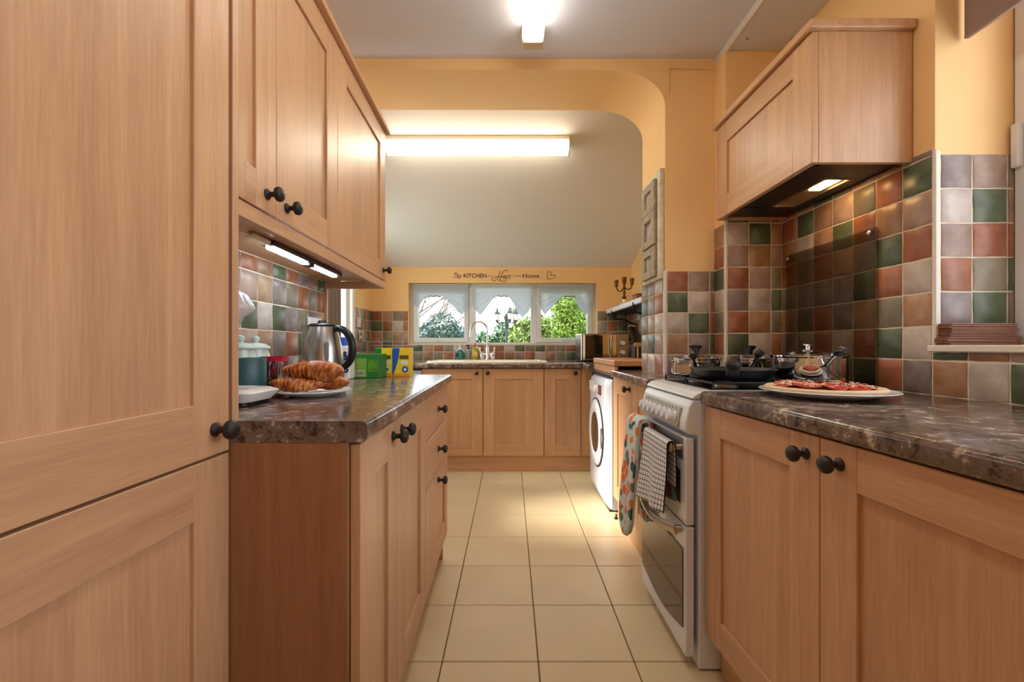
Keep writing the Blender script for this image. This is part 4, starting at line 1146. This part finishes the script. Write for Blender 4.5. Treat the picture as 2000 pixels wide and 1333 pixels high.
q = MB(); loft(q, [(rr(-.075, .075, -.064, .064, .025), .0115), (rr(-.090, .090, -.075, .075, .025), .030), (rr(-.091, .091, -.076, .076, .025), .034), (rr(-.075, .075, -.062, .062, .025), .042), (rr(-.055, .055, -.045, .045, .02), .044), (rr(-.050, .050, -.040, .040, .02), .041)], cap0=True)
q.build('top', M_PORC, o, smooth=30)
o = thing('canister', 'plain dark teal canister behind the white dish', 'canister', (-.757, 1.27, ZW))
MB().lathe([(.050, 0), (.052, .004), (.052, .112), (.050, .115), (.046, .112), (.046, .01), (0, .01)], 36).build('body', M_TEAL, o, smooth=True)
def tumb():
    m, nt, b = newmat('tumbler_red_black')
    tc = N(nt, 'ShaderNodeTexCoord'); mp = N(nt, 'ShaderNodeMapping'); mp.inputs['Scale'].default_value = (1, 1, .22)
    n1 = N(nt, 'ShaderNodeTexNoise', Scale=52.0, Detail=3.0, Distortion=1.2)
    nt.links.new(tc.outputs['Object'], mp.inputs[0]); nt.links.new(mp.outputs[0], n1.inputs['Vector'])
    cr = N(nt, 'ShaderNodeValToRGB'); e = cr.color_ramp.elements
    e[0].position = .44; e[0].color = rgb(30, 22, 26); e[1].position = .66; e[1].color = rgb(186, 176, 176)
    x = e.new(.52); x.color = rgb(150, 16, 40); x = e.new(.58); x.color = rgb(60, 50, 54)
    nt.links.new(n1.outputs['Fac'], cr.inputs[0]); nt.links.new(cr.outputs[0], b.inputs['Base Color'])
    b.inputs['Roughness'].default_value = .08; b.inputs['Coat Weight'].default_value = .5
    return m
o = thing('glass_tumbler', 'red and black patterned glass tumbler between teal canister and croissants', 'glass', (-.733, 1.375, ZW + .004))
MB().lathe([(.031, 0), (.033, .004), (.040, .106), (.037, .106), (.031, .008), (0, .007)], 36).build('wall', tumb(), o, smooth=True)
MB().lathe([(.0405, .098), (.0415, .112), (.037, .112), (.037, .098)], 36).build('rim', plain('red_glass', rgb(178, 20, 50), .1, coat=.5), o, smooth=True)
MB().lathe([(.0335, .002), (.0345, .012), (.0335, .012), (.0325, .002)], 30).build('foot_band', plain('red_glass_foot', rgb(160, 18, 48), .1), o, smooth=True)
o = MB().lathe([(.044, 0), (.045, .001), (.045, .003), (.043, .0038), (0, .0038)], 36, M=T((-.733, 1.375, ZW))).build('coaster', plain('pale_glass_coaster', rgb(150, 176, 186), .1), smooth=True)
tag(o, 'round pale glass coaster under the tumbler', 'coaster')
def jar(lab, loc, k):
    o = thing('lidded_jar', lab, 'jar', loc, 0, 'mint lidded jars at the left wall')
    MB().lathe([(.038, 0), (.045, .004), (.050, .05), (.047, .10), (.037, .135), (.037, .138), (0, .138)], 32).build('body', M_MINT, o, smooth=True)
    l = MB().lathe([(.043, .139), (.045, .141), (.044, .146), (.030, .156), (.008, .160), (.007, .163)], 32).build('lid', M_MINT, o, smooth=True)
    MB().lathe([(.004, .160), (.010, .165), (.0125, .172), (.010, .180), (0, .184)], 16).build('knob', M_MINT, l, smooth=True)
jar('pale mint ceramic lidded jar with a ball knob, further along the wall', (-.865, 1.505, ZW), 1)
jar('pale mint ceramic lidded jar half hidden behind the larder end panel', (-.850, 1.395, ZW), 2)
o = thing('footed_bowl', 'white ribbed bowl raised on a tall slender foot beside the larder', 'bowl', (-.846, 1.295, ZW))
rib = lambda a, h: .03 * math.cos(a * 22) if h > .20 else 0
MB().lathe([(.036, 0), (.036, .004), (.012, .014), (.008, .05), (.008, .18), (.020, .195), (.028, .20)], 24).build('foot', M_PORC, o, smooth=True)
MB().lathe([(.028, .20), (.048, .215), (.056, .235), (.080, .252), (.086, .262), (.082, .270), (.066, .30), (.030, .325), (0, .33)], 88, rib=rib).build('bowl', M_PORC, o, smooth=60)
# kettle
o = thing('kettle', 'brushed steel electric kettle with a black loop handle', 'kettle', (-.722, 1.70, ZW), -.12)
MB().lathe([(.076, 0), (.080, .003), (.080, .016), (.076, .020)], 40).build('base', M_BLACK, o, smooth=True)
MB().lathe([(.079, .021), (.0795, .03), (.078, .09), (.073, .14), (.062, .185), (.052, .212), (.049, .222)], 44).build('body', M_STEEL, o, smooth=True)
MB().lathe([(.049, .2225), (.050, .228), (.044, .233), (.018, .236), (.014, .246), (0, .249)], 36).build('lid', M_BLACK, o, smooth=True)
q = MB()
q.add([(-.050, -.018, .215), (-.050, .018, .215), (-.085, 0, .223), (-.070, -.010, .150), (-.070, .010, .150), (-.048, -.02, .228), (-.048, .02, .228), (-.090, 0, .229)],
      [(0, 2, 3), (2, 1, 4), (2, 4, 3), (0, 5, 7, 2), (1, 2, 7, 6), (5, 6, 7)])
q.build('spout', M_STEEL, o)
pp = []
for k in range(19):
    a = math.radians(108 - 195 * k / 18); pp.append((.062 + .060 * math.cos(a) + .0, 0, .138 + .078 * math.sin(a)))
MB().tube(pp, [.010 + .004 * math.sin(PI * k / 18) for k in range(19)], 12, flat=(1.1, 1.1)).build('handle', M_BLACK, o, smooth=True)
MB().box(-.008, .008, -.0815, -.064, .045, .165, b=.006, M=R(41, 'Z')).build('water_gauge', plain('gauge', rgb(120, 122, 122), .15), o)
# white bottle with navy print behind handle
o = thing('carton', 'white packet with navy lettering and a blue cap half hidden by the kettle handle', 'packet', (-.742, 1.985, ZW), -.05)
MB().box(-.034, .034, -.03, .03, 0, .15, b=.006).build('body', M_WHITE, o)
MB().lathe([(.028, .150), (.024, .165), (.024, .185), (.022, .188), (0, .188)], 20).build('cap', plain('blue_cap', rgb(24, 72, 170), .3), o, smooth=True)
M_NAVY = plain('navy_print', rgb(26, 30, 84), .4)
text_obj('S', 'print', o, .004, .030, .03, .045, 0, -.0312, M_NAVY, .02)
text_obj('&', 'print', o, .002, .03, .085, .040, 0, -.0312, M_NAVY, .03)
# tea boxes
M_TGRN = plain('box_green', rgb(40, 118, 44), .4); M_TLIM = plain('box_lime', rgb(120, 158, 60), .4); M_TYEL = plain('box_yellow', rgb(240, 206, 40), .4)
M_TBLU = plain('box_blue', rgb(20, 88, 180), .4); M_TWHT = plain('box_white', rgb(232, 226, 190), .4); M_TOLV = plain('box_olive', rgb(96, 84, 34), .4); M_ORNG = plain('box_orange', rgb(236, 150, 40), .4)
o = thing('tea_box', 'low green box with a barcode panel facing camera', 'box', (-.660, 2.02, ZW), -.06)
MB().box(-.060, .060, 0, .11, 0, .112, b=.002).build('box', M_TGRN, o)
MB().box(-.056, .004, -.0012, 0, .006, .092).build('panel', M_TLIM, o)
MB().box(-.048, -.005, -.0018, -.0012, .012, .036).build('barcode_ground', M_TWHT, o)
q = MB(); x = -.045
while x < -.008:
    w = rnd.choice((.0008, .0014, .002)); q.box(x, x + w, -.0022, -.0018, .014, .034); x += w + rnd.choice((.0010, .0016))
b_ = q.build('barcode', M_BLACK, o); b_['kind'] = 'stuff'
MB().box(.010, .056, -.0012, 0, .03, .085).build('panel', plain('box_grass', rgb(84, 140, 30), .4, var=.3, vscale=40), o)
def curvebox(lab, x0, x1, col, y):
    o = thing('tea_box', lab, 'box', ((x0 + x1) / 2, y, ZW)); w = x1 - x0
    MB().box(-w / 2 + .0008, w / 2 - .0008, 0, .07, 0, .139, b=.0015).build('box', M_TYEL, o)
    pts_ = [(-w / 2 + .001, .001), (-w / 2 + .001, .138), (-w / 2 + w * .40, .138)]
    for k in range(9):
        t = k / 8; pts_.append((-w / 2 + w * (.40 - .36 * t ** 1.8), .138 - .128 * t))
    MB().prism(pts_, -.0012, 0, 'y').build('colour_curve', col, o)
    MB().box(-w * .10, w * .42, -.0022, -.0012, .086, .104, b=.0004).build('name_strip', M_TOLV, o)
    MB().box(-w * .02, w * .38, -.0016, -.0004, .058, .080).build('text_panel', M_TWHT, o)
    MB().lathe([(.0155, 0), (.0155, .0015)], 20, M=T((w * .22, -.0004, .036)) @ R(90, 'X')).build('emblem', M_TWHT if col is M_TGRN else M_TBLU, o)
    MB().lathe([(.008, 0), (.008, .0022)], 5, M=T((w * .22, -.0004, .036)) @ R(90, 'X')).build('emblem_leaf', M_TGRN if col is M_TGRN else M_TWHT, o)
    MB().box(-w / 2 + .006, w / 2 - .003, -.0010, 0, .001, .016).build('base_band', M_ORNG, o)
curvebox('yellow box with green curved flash, standing beside the low green box', -.652, -.567, M_TGRN, 2.125)
curvebox('yellow box with blue curved flash, rightmost on the left worktop', -.566, -.482, M_TBLU, 2.125)
# ------------------------------------------------------------------ hob pans
zh = .9635
def pot(lab, loc, r, h, hdir, hlen, hz, lidk, knobmat, rzl=0):
    o = thing('saucepan', lab, 'pan', loc)
    MB().lathe([(r * .93, 0), (r * .97, .004), (r, .014), (r, h - .004), (r + .004, h), (r + .001, h + .001), (r - .003, h - .003), (r - .003, .006), (0, .005)], 44).build('body', M_CHROME, o, smooth=True)
    l = MB().lathe([(r + .003, h + .0015), (r + .002, h + .004), (r * .9, h + .006), (r * .5, h + .016), (.012, h + .021), (0, h + .0215)], 40).build('lid', glassy('lid_glass', (.85, .86, .86, 1), 1.6), o, smooth=True)
    MB().lathe([(r + .0045, h + .0008), (r + .0045, h + .005), (r - .004, h + .006), (r - .004, h + .0035)], 40).build('lid_band', M_CHROME, l, smooth=True)
    if lidk == 'steel':
        MB().lathe([(.020, h + .021), (.020, h + .024), (.008, h + .028), (.007, h + .036), (.016, h + .041), (.0185, h + .045), (.010, h + .048), (0, h + .048)], 24).build('lid_knob', M_CHROME, l, smooth=True)
    else:
        MB().lathe([(.016, h + .021), (.012, h + .026), (.014, h + .036), (.026, h + .050), (.027, h + .055), (.018, h + .058), (0, h + .058)], 24).build('lid_knob', M_BLACK, l, smooth=True)
    dx, dy = hdir; dl_ = math.hypot(dx, dy); dx /= dl_; dy /= dl_
    a = Vector((dx * r * .98, dy * r * .98, h * .62))
    p = [a, a + Vector((dx * .018, dy * .018, .004)), a + Vector((dx * hlen * .45, dy * hlen * .45, hz * .55)), a + Vector((dx * hlen * .72, dy * hlen * .72, hz * .86))]
    hd_ = MB().tube(p, [.013, .008, .006, .008], 10, flat=(1.2, .8)).build('handle', M_CHROME, o, smooth=True)
    MB().tube([p[3] - Vector((dx * .01, dy * .01, .002)), a + Vector((dx * hlen * .85, dy * hlen * .85, hz * .97)), a + Vector((dx * hlen, dy * hlen, hz * .98))], [.012, .015, .009], 12, flat=(1.1, .85)).build('grip', M_BLACK, hd_, smooth=True)
    MB().tube([p[3] - Vector((dx * .01, dy * .01, -.010)), a + Vector((dx * hlen * .86, dy * hlen * .86, hz * .97 + .012)), a + Vector((dx * hlen * .98, dy * hlen * .98, hz * .98 + .007))], [.004, .006, .004], 8).build('grip_top', M_CHROME, hd_, smooth=True)
    pa = a + Vector((0, 0, 0))
    for s in (-1, 1):
        MB().lathe([(.005, 0), (.004, .004), (0, .005)], 10, M=T((a.x - dy * s * .012, a.y + dx * s * .012, a.z))).build('rivet', M_CHROME, hd_, smooth=True)
    # small helper handle opposite
    return o
pot('small steel saucepan with glass lid at the back left of the hob', (.775, 1.855, zh), .096, .066, (-.47, -1), .155, .045, 'black', M_BLACK)
pot('small steel saucepan with glass lid at the back middle of the hob', (1.005, 1.865, zh), .082, .064, (-.33, -1), .145, .055, 'black', M_BLACK)
pot('large steel saucepan with a chrome lid knob in front of the smoked splashback', (1.075, 1.60, zh), .117, .082, (-.20, -1), .135, .055, 'steel', M_CHROME)
o = thing('frying_pan', 'black non-stick frying pan with its handle towards the camera', 'pan', (.808, 1.615, zh))
MB().lathe([(.105, 0), (.112, .002), (.130, .018), (.142, .036), (.1445, .037), (.142, .039), (.128, .022), (.108, .006), (0, .005)], 52).build('body', M_PAN, o, smooth=True)
q = MB(); HR = R(-26, 'Z'); q.tube([(0, -.137, .030), (0, -.165, .036), (0, -.210, .050), (0, -.262, .060), (0, -.285, .058), (0, -.292, .056)], [.013, .016, .019, .024, .019, .008], 14, flat=(1.0, .9), M=HR); hq = q.build('handle', M_PAN, o, smooth=True)
MB().lathe([(.010, 0), (.010, .003), (.005, .003), (.005, 0)], 16, M=HR @ T((0, -.289, .050)) @ R(90, 'X')).build('hanging_eye', M_BLACK, hq)
MB().box(-.02, .02, -.15, -.128, .018, .038, b=.004, M=HR).build('bracket', M_DKGREY, hq)
# pizza
o = thing('dinner_plate', 'large white plate carrying the pizza at the hob end of right worktop', 'plate', (.912, 1.283, ZW)); plate(o, .170, M_PORC, .022)
o = thing('pizza', 'uncooked pizza topped with salami slices and grated cheese', 'pizza', (.905, 1.283, ZW + .016))
q = MB(); q.lathe([(.10, 0), (.135, .003), (.148, .007), (.150, .012), (.143, .017), (.132, .016), (.120, .0125), (0, .012)], 60, rib=lambda a, h: .012 * math.sin(a * 5) + .010 * math.sin(a * 11 + 1)); q.build('dough', plain('dough', rgb(226, 200, 160), .7, bump=.5, bscale=60, var=.08, vscale=20), o, smooth=True)
MB().lathe([(.122, .0128), (.118, .0140), (0, .0142)], 40, rib=lambda a, h: .03 * math.sin(a * 7)).build('tomato_sauce', plain('sauce', rgb(176, 74, 44), .45, bump=.6, bscale=90, var=.2, vscale=40), o, smooth=True)
M_SAL = plain('salami', rgb(190, 62, 44), .35, var=.22, vscale=70, bump=.3, bscale=160)
sm = []
for s in range(3):
    r = random.Random(s)
    q = MB(); q.grid(lambda a, b_: ((.002 + .026 * b_) * math.cos(a * 2 * PI), (.002 + .026 * b_) * math.sin(a * 2 * PI), .0015 + .003 * b_ * math.sin(a * 4 * PI + s * 2)), 24, 3)
    q.grid(lambda a, b_: ((.002 + .026 * b_) * math.cos(a * 2 * PI), (.002 + .026 * b_) * math.sin(a * 2 * PI), -.0005 + .003 * b_ * math.sin(a * 4 * PI + s * 2)), 24, 3)
    q.tube([(.028 * math.cos(a * 2 * PI / 24), .028 * math.sin(a * 2 * PI / 24), .0005 + .003 * math.sin(a * 4 * PI / 24 + s * 2)) for a in range(25)], .0011, 5)
    sm.append(q.mesh('salami_slice', M_SAL, smooth=True))
for k, (a, rr_) in enumerate([(0, 0)] + [(i * 60 + 15, .055) for i in range(6)] + [(i * 36, .095) for i in range(10)]):
    x, y = rr_ * math.cos(math.radians(a)), rr_ * math.sin(math.radians(a))
    inst('salami_slice', sm[k % 3], o, T((x, y, .0175 + .002 * (k % 3))) @ R(rnd.uniform(-6, 6), 'X') @ R(rnd.uniform(0, 360), 'Z'))
q = MB()
for k in range(150):
    a = rnd.uniform(0, 2 * PI); rr_ = .12 * math.sqrt(rnd.random()); b2 = rnd.uniform(0, PI); l_ = rnd.uniform(.006, .014)
    x, y, z = rr_ * math.cos(a), rr_ * math.sin(a), .0235 + rnd.uniform(-.004, .003)
    q.tube([(x, y, z), (x + l_ * math.cos(b2), y + l_ * math.sin(b2), z + .001)], .0011, 4)
g_ = q.build('grated_cheese', plain('cheese', rgb(246, 232, 196), .5), o); g_['kind'] = 'stuff'
q = MB(); q.lathe([(.004, 0), (.012, .003), (.010, .008), (0, .010)], 10, M=T((.055, .02, .023))); q.build('mushroom', plain('mushroom', rgb(170, 150, 110), .6), o, smooth=True)
# ------------------------------------------------------------------ tea towel and oven glove on the upper handle
def towelmat():
    m, nt, b = newmat('check_towel')
    uv = N(nt, 'ShaderNodeUVMap'); sp = N(nt, 'ShaderNodeSeparateXYZ'); nt.links.new(uv.outputs[0], sp.inputs[0])
    res = []
    for ax in ('X', 'Y'):
        d_ = N(nt, 'ShaderNodeMath', operation='DIVIDE'); d_.inputs[1].default_value = .0175; nt.links.new(sp.outputs[ax], d_.inputs[0])
        f = N(nt, 'ShaderNodeMath', operation='FRACT'); nt.links.new(d_.outputs[0], f.inputs[0])
        l = N(nt, 'ShaderNodeMath', operation='LESS_THAN'); l.inputs[1].default_value = .15; nt.links.new(f.outputs[0], l.inputs[0]); res.append(l)
    mx = N(nt, 'ShaderNodeMath', operation='MAXIMUM'); nt.links.new(res[0].outputs[0], mx.inputs[0]); nt.links.new(res[1].outputs[0], mx.inputs[1])
    mc = N(nt, 'ShaderNodeMix', data_type='RGBA'); mc.inputs[6].default_value = rgb(222, 222, 222); mc.inputs[7].default_value = rgb(24, 22, 26)
    nt.links.new(mx.outputs[0], mc.inputs[0]); nt.links.new(mc.outputs[2], b.inputs['Base Color']); b.inputs['Roughness'].default_value = .95
    tc = N(nt, 'ShaderNodeTexCoord'); no = N(nt, 'ShaderNodeTexNoise', Scale=500.0); nt.links.new(tc.outputs['Object'], no.inputs[0])
    bp = N(nt, 'ShaderNodeBump', Strength=.4, Distance=.001); nt.links.new(no.outputs['Fac'], bp.inputs['Height']); nt.links.new(bp.outputs[0], b.inputs['Normal'])
    return m
def drape(y0, y1, path, widthfn=None, wave=0.0, nu=40, nv=60, phase=0, zslope=0.0):
    # path: list of (x, z); returns fn(a,b)->point and uv
    P_ = [Vector((p[0], 0, p[1])) for p in path]
    Ls = [0]
    for a, b_ in zip(P_, P_[1:]): Ls.append(Ls[-1] + (b_ - a).length)
    tot = Ls[-1]
    def at(s):
        for i in range(len(P_) - 1):
            if s <= Ls[i + 1] or i == len(P_) - 2:
                t = (s - Ls[i]) / (Ls[i + 1] - Ls[i]); return P_[i].lerp(P_[i + 1], t), i
    def fn(a, b_):
        p, i = at(b_ * tot)
        yc, hw = (y0 + y1) / 2, (y1 - y0) / 2
        w = widthfn(b_) if widthfn else 1.0
        y = yc + (a * 2 - 1) * hw * w
        d_ = max(0, (b_ - .45)) * 1.8
        p = Vector((p.x, y, p.z))
        p.x += wave * d_ * math.sin(a * 9 + phase + b_ * 2) - abs(wave) * d_ * .4
        if b_ > .5: p.z += zslope * (a - .5) * min(1, (b_ - .5) * 3)
        return tuple(p)
    return fn, (lambda a, b_: (a * (y1 - y0) + .001, b_ * tot + .001))
path = [(.566, .60), (.565, .72), (.563, .748), (.556, .759), (.546, .762), (.536, .758), (.531, .748), (.530, .72), (.527, .66), (.522, .60), (.517, .55), (.513, .50)]
fn, uvf = drape(1.505, 1.765, path, None, .010, zslope=-.03)
q = MB(); q.grid(fn, 60, 70, uvfn=uvf)
o = q.build('tea_towel', towelmat(), None, smooth=True); tag(o, 'white tea towel with black check hanging over the upper oven handle', 'towel'); mod(o, 'SOLIDIFY', thickness=.004)
def glovemat():
    m, nt, b = newmat('orange_print_cotton')
    tc = N(nt, 'ShaderNodeTexCoord')
    v = N(nt, 'ShaderNodeTexVoronoi', Scale=27.0); nt.links.new(tc.outputs['Object'], v.inputs['Vector'])
    cr = N(nt, 'ShaderNodeValToRGB'); cr.color_ramp.interpolation = 'CONSTANT'; e = cr.color_ramp.elements
    e[0].position = 0; e[0].color = rgb(222, 104, 44); e[1].position = .30; e[1].color = rgb(62, 78, 76)
    for p, c in ((.52, (92, 120, 112)), (.64, (196, 208, 206)), (.86, (228, 130, 70))):
        x = e.new(p); x.color = rgb(*c)
    sp = N(nt, 'ShaderNodeSeparateColor'); nt.links.new(v.outputs['Color'], sp.inputs[0]); nt.links.new(sp.outputs[0], cr.inputs[0])
    lt_ = N(nt, 'ShaderNodeMath', operation='GREATER_THAN'); lt_.inputs[1].default_value = .56; nt.links.new(v.outputs['Distance'], lt_.inputs[0])
    mc = N(nt, 'ShaderNodeMix', data_type='RGBA'); mc.inputs[7].default_value = rgb(196, 208, 206)
    nt.links.new(lt_.outputs[0], mc.inputs[0]); nt.links.new(cr.outputs[0], mc.inputs[6]); nt.links.new(mc.outputs[2], b.inputs['Base Color'])
    b.inputs['Roughness'].default_value = .9
    return m
M_PRINT = glovemat(); M_PIPE = plain('mint_piping', rgb(172, 192, 184), .8)
o = thing('oven_glove', 'double oven glove printed with oranges and leaves, draped over the upper oven handle', 'oven glove', (0, 0, 0))
def padw(b_):
    e = min(b_, 1 - b_); return math.sqrt(max(0.0, 1 - (1 - min(1, e / .085)) ** 2)) * .98 + .02
path = [(.566, .35), (.567, .45), (.567, .60), (.566, .74), (.562, .765), (.552, .776), (.540, .776), (.530, .770), (.524, .75), (.520, .70), (.512, .60), (.503, .50), (.496, .40), (.492, .30)]
fn, uvf = drape(1.790, 1.945, path, padw, .006, phase=1)
q = MB(); q.grid(fn, 24, 110); b_ = q.build('pad', M_PRINT, o, smooth=True); mod(b_, 'SOLIDIFY', thickness=.014, offset=1.0)
for a in (0, 1):
    MB().tube([Vector(fn(a, k / 110)) + Vector((0, 0, 0)) for k in range(111)], .0045, 6).build('piping', M_PIPE, o, smooth=True)
q = MB(); ed = [Vector(fn(k / 16, .80)) + Vector((-.010, 0, .02 * math.sin(PI * k / 16))) for k in range(17)]
q.tube(ed, .0045, 6); q.build('pocket_edge', M_PIPE, o, smooth=True)
# ------------------------------------------------------------------ outside
M_GRASS = plain('grass', rgb(96, 130, 60), .95, var=.2, vscale=1.5)
gr = MB().box(-40, 40, 4.7, 90, -.5, -.15).build('ground', M_GRASS); struct(gr)
def leafcloud(q, c, rad, n, size, r, cone=False):
    for _ in range(n):
        while True:
            p = Vector((r.uniform(-1, 1), r.uniform(-1, 1), r.uniform(-1, 1)))
            if p.length < 1: break
        if cone:
            h = (p.z + 1) / 2; p.x *= (1 - h) ** .8; p.y *= (1 - h) ** .8
        p = Vector((c[0] + p.x * rad[0], c[1] + p.y * rad[1], c[2] + p.z * rad[2]))
        a = Vector((r.uniform(-1, 1), r.uniform(-1, 1), r.uniform(-1, 1))).normalized() * size * r.uniform(.6, 1.3)
        b_ = a.cross(Vector((r.uniform(-1, 1), r.uniform(-1, 1), r.uniform(-1, 1)))).normalized() * size * .3
        q.add([tuple(p - a), tuple(p + b_), tuple(p + a), tuple(p - b_)], [(0, 1, 2, 3)])
def leafmat(n, c):
    m, nt, b = newmat(n); tc = N(nt, 'ShaderNodeTexCoord'); no = N(nt, 'ShaderNodeTexNoise', Scale=9.0, Detail=3.0); nt.links.new(tc.outputs['Object'], no.inputs[0])
    cr = N(nt, 'ShaderNodeValToRGB'); e = cr.color_ramp.elements
    e[0].position = .35; e[0].color = rgb(*[int(q * .55) for q in c]); e[1].position = .65; e[1].color = rgb(*c)
    nt.links.new(no.outputs['Fac'], cr.inputs[0]); nt.links.new(cr.outputs[0], b.inputs['Base Color']); b.inputs['Roughness'].default_value = .6
    b.inputs['Subsurface Weight'].default_value = 0
    return m
M_BARK = plain('bark', rgb(96, 78, 66), .9, bump=.5, bscale=40)
def bush(name, lab, cat, loc, parts_, n, size, col, seed, cone=False, trunk=.0, group=None):
    o = thing(name, lab, cat, loc, 0, group); q = MB(); r = random.Random(seed)
    for c, rad in parts_: leafcloud(q, c, rad, n, size, r, cone)
    f = q.build('foliage', leafmat('foliage_' + name + str(seed), col), o); f['kind'] = 'stuff'
    MB().tube([(0, 0, 0), (.02, 0, trunk * .5), (0, 0, trunk)], [.05, .04, .025], 8).build('trunk', M_BARK, o)
    return o
G0 = -.15
bush('conifer', 'dense blue-green conifer seen through the left window pane', 'tree', (-1.33, 8.6, G0), [((0, 0, .95), (.55, .5, .95)), ((-.16, 0, .8), (.35, .4, .75)), ((.18, 0, .85), (.35, .4, .78))], 4600, .05, (70, 106, 92), 1, False, 1.2)
bush('hedge', 'low green hedge seen behind the tap through the middle pane', 'hedge', (-.15, 9.8, G0), [((-.45, 0, .9), (.35, .3, .66)), ((0, 0, 1.0), (.35, .3, .76)), ((.35, 0, .95), (.4, .3, .72))], 2400, .06, (56, 116, 62), 2, False, .5)
bush('fern_bush', 'yellow-green feathery bush right of the garden lamp post', 'bush', (.30, 8.1, G0), [((0, 0, .95), (.42, .35, .82)), ((.2, 0, 1.1), (.3, .3, .72))], 2000, .085, (132, 160, 70), 3, False, .8)
bush('leafy_tree', 'bright yellow-green tree filling the right window pane', 'tree', (1.38, 11.2, G0), [((.0, 0, 2.35), (.42, .4, .6)), ((.26, 0, 1.9), (.42, .4, .55)), ((-.34, 0, 1.5), (.55, .4, .5)), ((.2, 0, 1.3), (.6, .4, .4))], 2200, .065, (146, 180, 64), 4, False, 1.6)
bush('dark_shrub', 'darker green shrub at the foot of the bright tree in the right pane', 'bush', (.78, 7.2, G0), [((0, 0, .8), (.5, .2, .55)), ((.5, 0, .75), (.5, .2, .55))], 900, .06, (84, 124, 46), 5, False, .6)
o = thing('palm', 'small spiky palm top behind the garden lamp', 'tree', (.10, 11.0, G0))
MB().tube([(0, 0, 0), (.03, 0, 1.0), (0, 0, 2.0)], [.06, .05, .04], 8).build('trunk', M_BARK, o)
q = MB(); r = random.Random(9)
for k in range(16):
    a = r.uniform(0, 2 * PI); l_ = r.uniform(.18, .3)
    q.tube([(0, 0, 2.0), (l_ * .5 * math.cos(a), l_ * .5 * math.sin(a), 2.12 + r.uniform(-.05, .12)), (l_ * math.cos(a), l_ * math.sin(a), 2.04 + r.uniform(-.08, .1))], [.012, .02, .003], 4, flat=(1, .3))
f = q.build('fronds', leafmat('frond', (120, 160, 96)), o); f['kind'] = 'stuff'
# bare tree
o = thing('bare_tree', 'leafless tree with fine branches in the left window pane', 'tree', (-3.3, 13.2, G0))
q = MB(); r = random.Random(4); cnt = [0]
def grow(p, d_, l_, rad, dep):
    n = 4; pts_ = [p]
    for k in range(n):
        d_ = (d_ + Vector((r.uniform(-.22, .22), r.uniform(-.22, .22), r.uniform(-.12, .16)))).normalized(); p = p + d_ * l_ / n; pts_.append(p)
    q.tube(pts_, [rad * (1 - .45 * k / n) for k in range(n + 1)], 5, cap=False); cnt[0] += 1
    if dep == 0: return
    for k in range(3 if dep > 1 else 4):
        i = r.choice((2, 3, 4)); dd_ = (d_ + Vector((r.uniform(-.8, .8), r.uniform(-.5, .5), r.uniform(-.6, .7)))).normalized()
        grow(pts_[i], dd_, l_ * r.uniform(.55, .8), rad * .5, dep - 1)
grow(Vector((0, 0, 0)), Vector((.02, 0, 1)), 1.15, .07, 0)
for dv_ in ((.9, 0, .25), (.7, .1, .6), (.5, 0, .9), (.95, -.1, .05), (-.2, 0, 1), (.8, .1, .4)):
    grow(Vector((.03, 0, 1.12)), Vector(dv_).normalized(), .85, .034, 4)
q.build('branches', M_BARK, o); o.scale = (1.4, 1.2, 1.22)
# garden lamp post
M_LAMP = plain('lamp_iron', rgb(30, 40, 44), .5)
M_LGL = plain('lantern_glass', rgb(236, 216, 206), .2)
o = thing('lamp_post', 'dark garden lamp post with three lanterns beyond the middle window pane', 'lamp post', (-.06, 7.0, G0))
MB().tube([(0, 0, 0), (0, 0, .5), (0, 0, 1.55)], [.045, .022, .020], 12).build('post', M_LAMP, o, smooth=True)
MB().lathe([(.02, 1.50), (.038, 1.55), (.030, 1.62), (.045, 1.68), (.030, 1.735), (0, 1.75)], 14).build('finial', M_LAMP, o, smooth=True)
MB().tube([(-.150, 0, 1.60), (.142, 0, 1.60)], .009, 8).build('cross_arm', M_LAMP, o)
MB().tube([(0, 0, 1.60), (.04, -.2, 1.60)], .009, 8).build('cross_arm', M_LAMP, o)
for lx, ly in ((-.150, 0), (.142, .0), (.05, -.2)):
    b0 = 1.61
    ln = MB().lathe([(.012, b0 - .012), (.026, b0 + .02), (.030, b0 + .03)], 6, M=T((lx, ly, 0))).build('lantern', M_LAMP, o)
    MB().lathe([(.026, b0 + .032), (.038, b0 + .125)], 6, M=T((lx, ly, 0))).build('lantern_glass', M_LGL, ln)
    q = MB(); q.lathe([(.056, b0 + .128), (.05, b0 + .145), (.02, b0 + .175), (.010, b0 + .215), (0, b0 + .24)], 6, M=T((lx, ly, 0)))
    for k in range(6):
        a = k * PI / 3; q.tube([(lx + .028 * math.cos(a), ly + .028 * math.sin(a), b0 + .03), (lx + .040 * math.cos(a), ly + .040 * math.sin(a), b0 + .128)], .003, 4)
    q.build('lantern_cap', M_LAMP, ln)
# distant white house
o = thing('house', 'distant white house with a grey roof behind the conifer', 'building', (-4.6, 26, G0))
MB().box(-2.6, 2.3, -2, 2, 0, 1.85).build('wall', plain('render_white', rgb(226, 232, 238), .8), o)
MB().prism([(-2.3, 1.86), (2.3, 1.86), (0, 2.35)], -2.8, 2.5, 'x').build('roof', plain('roof_grey', rgb(120, 140, 156), .8), o)
for a in (-1.8, -.6, .6, 1.7): MB().box(a - .25, a + .25, -2.03, -1.99, 1.1, 1.6).build('window', M_OVEN, o)
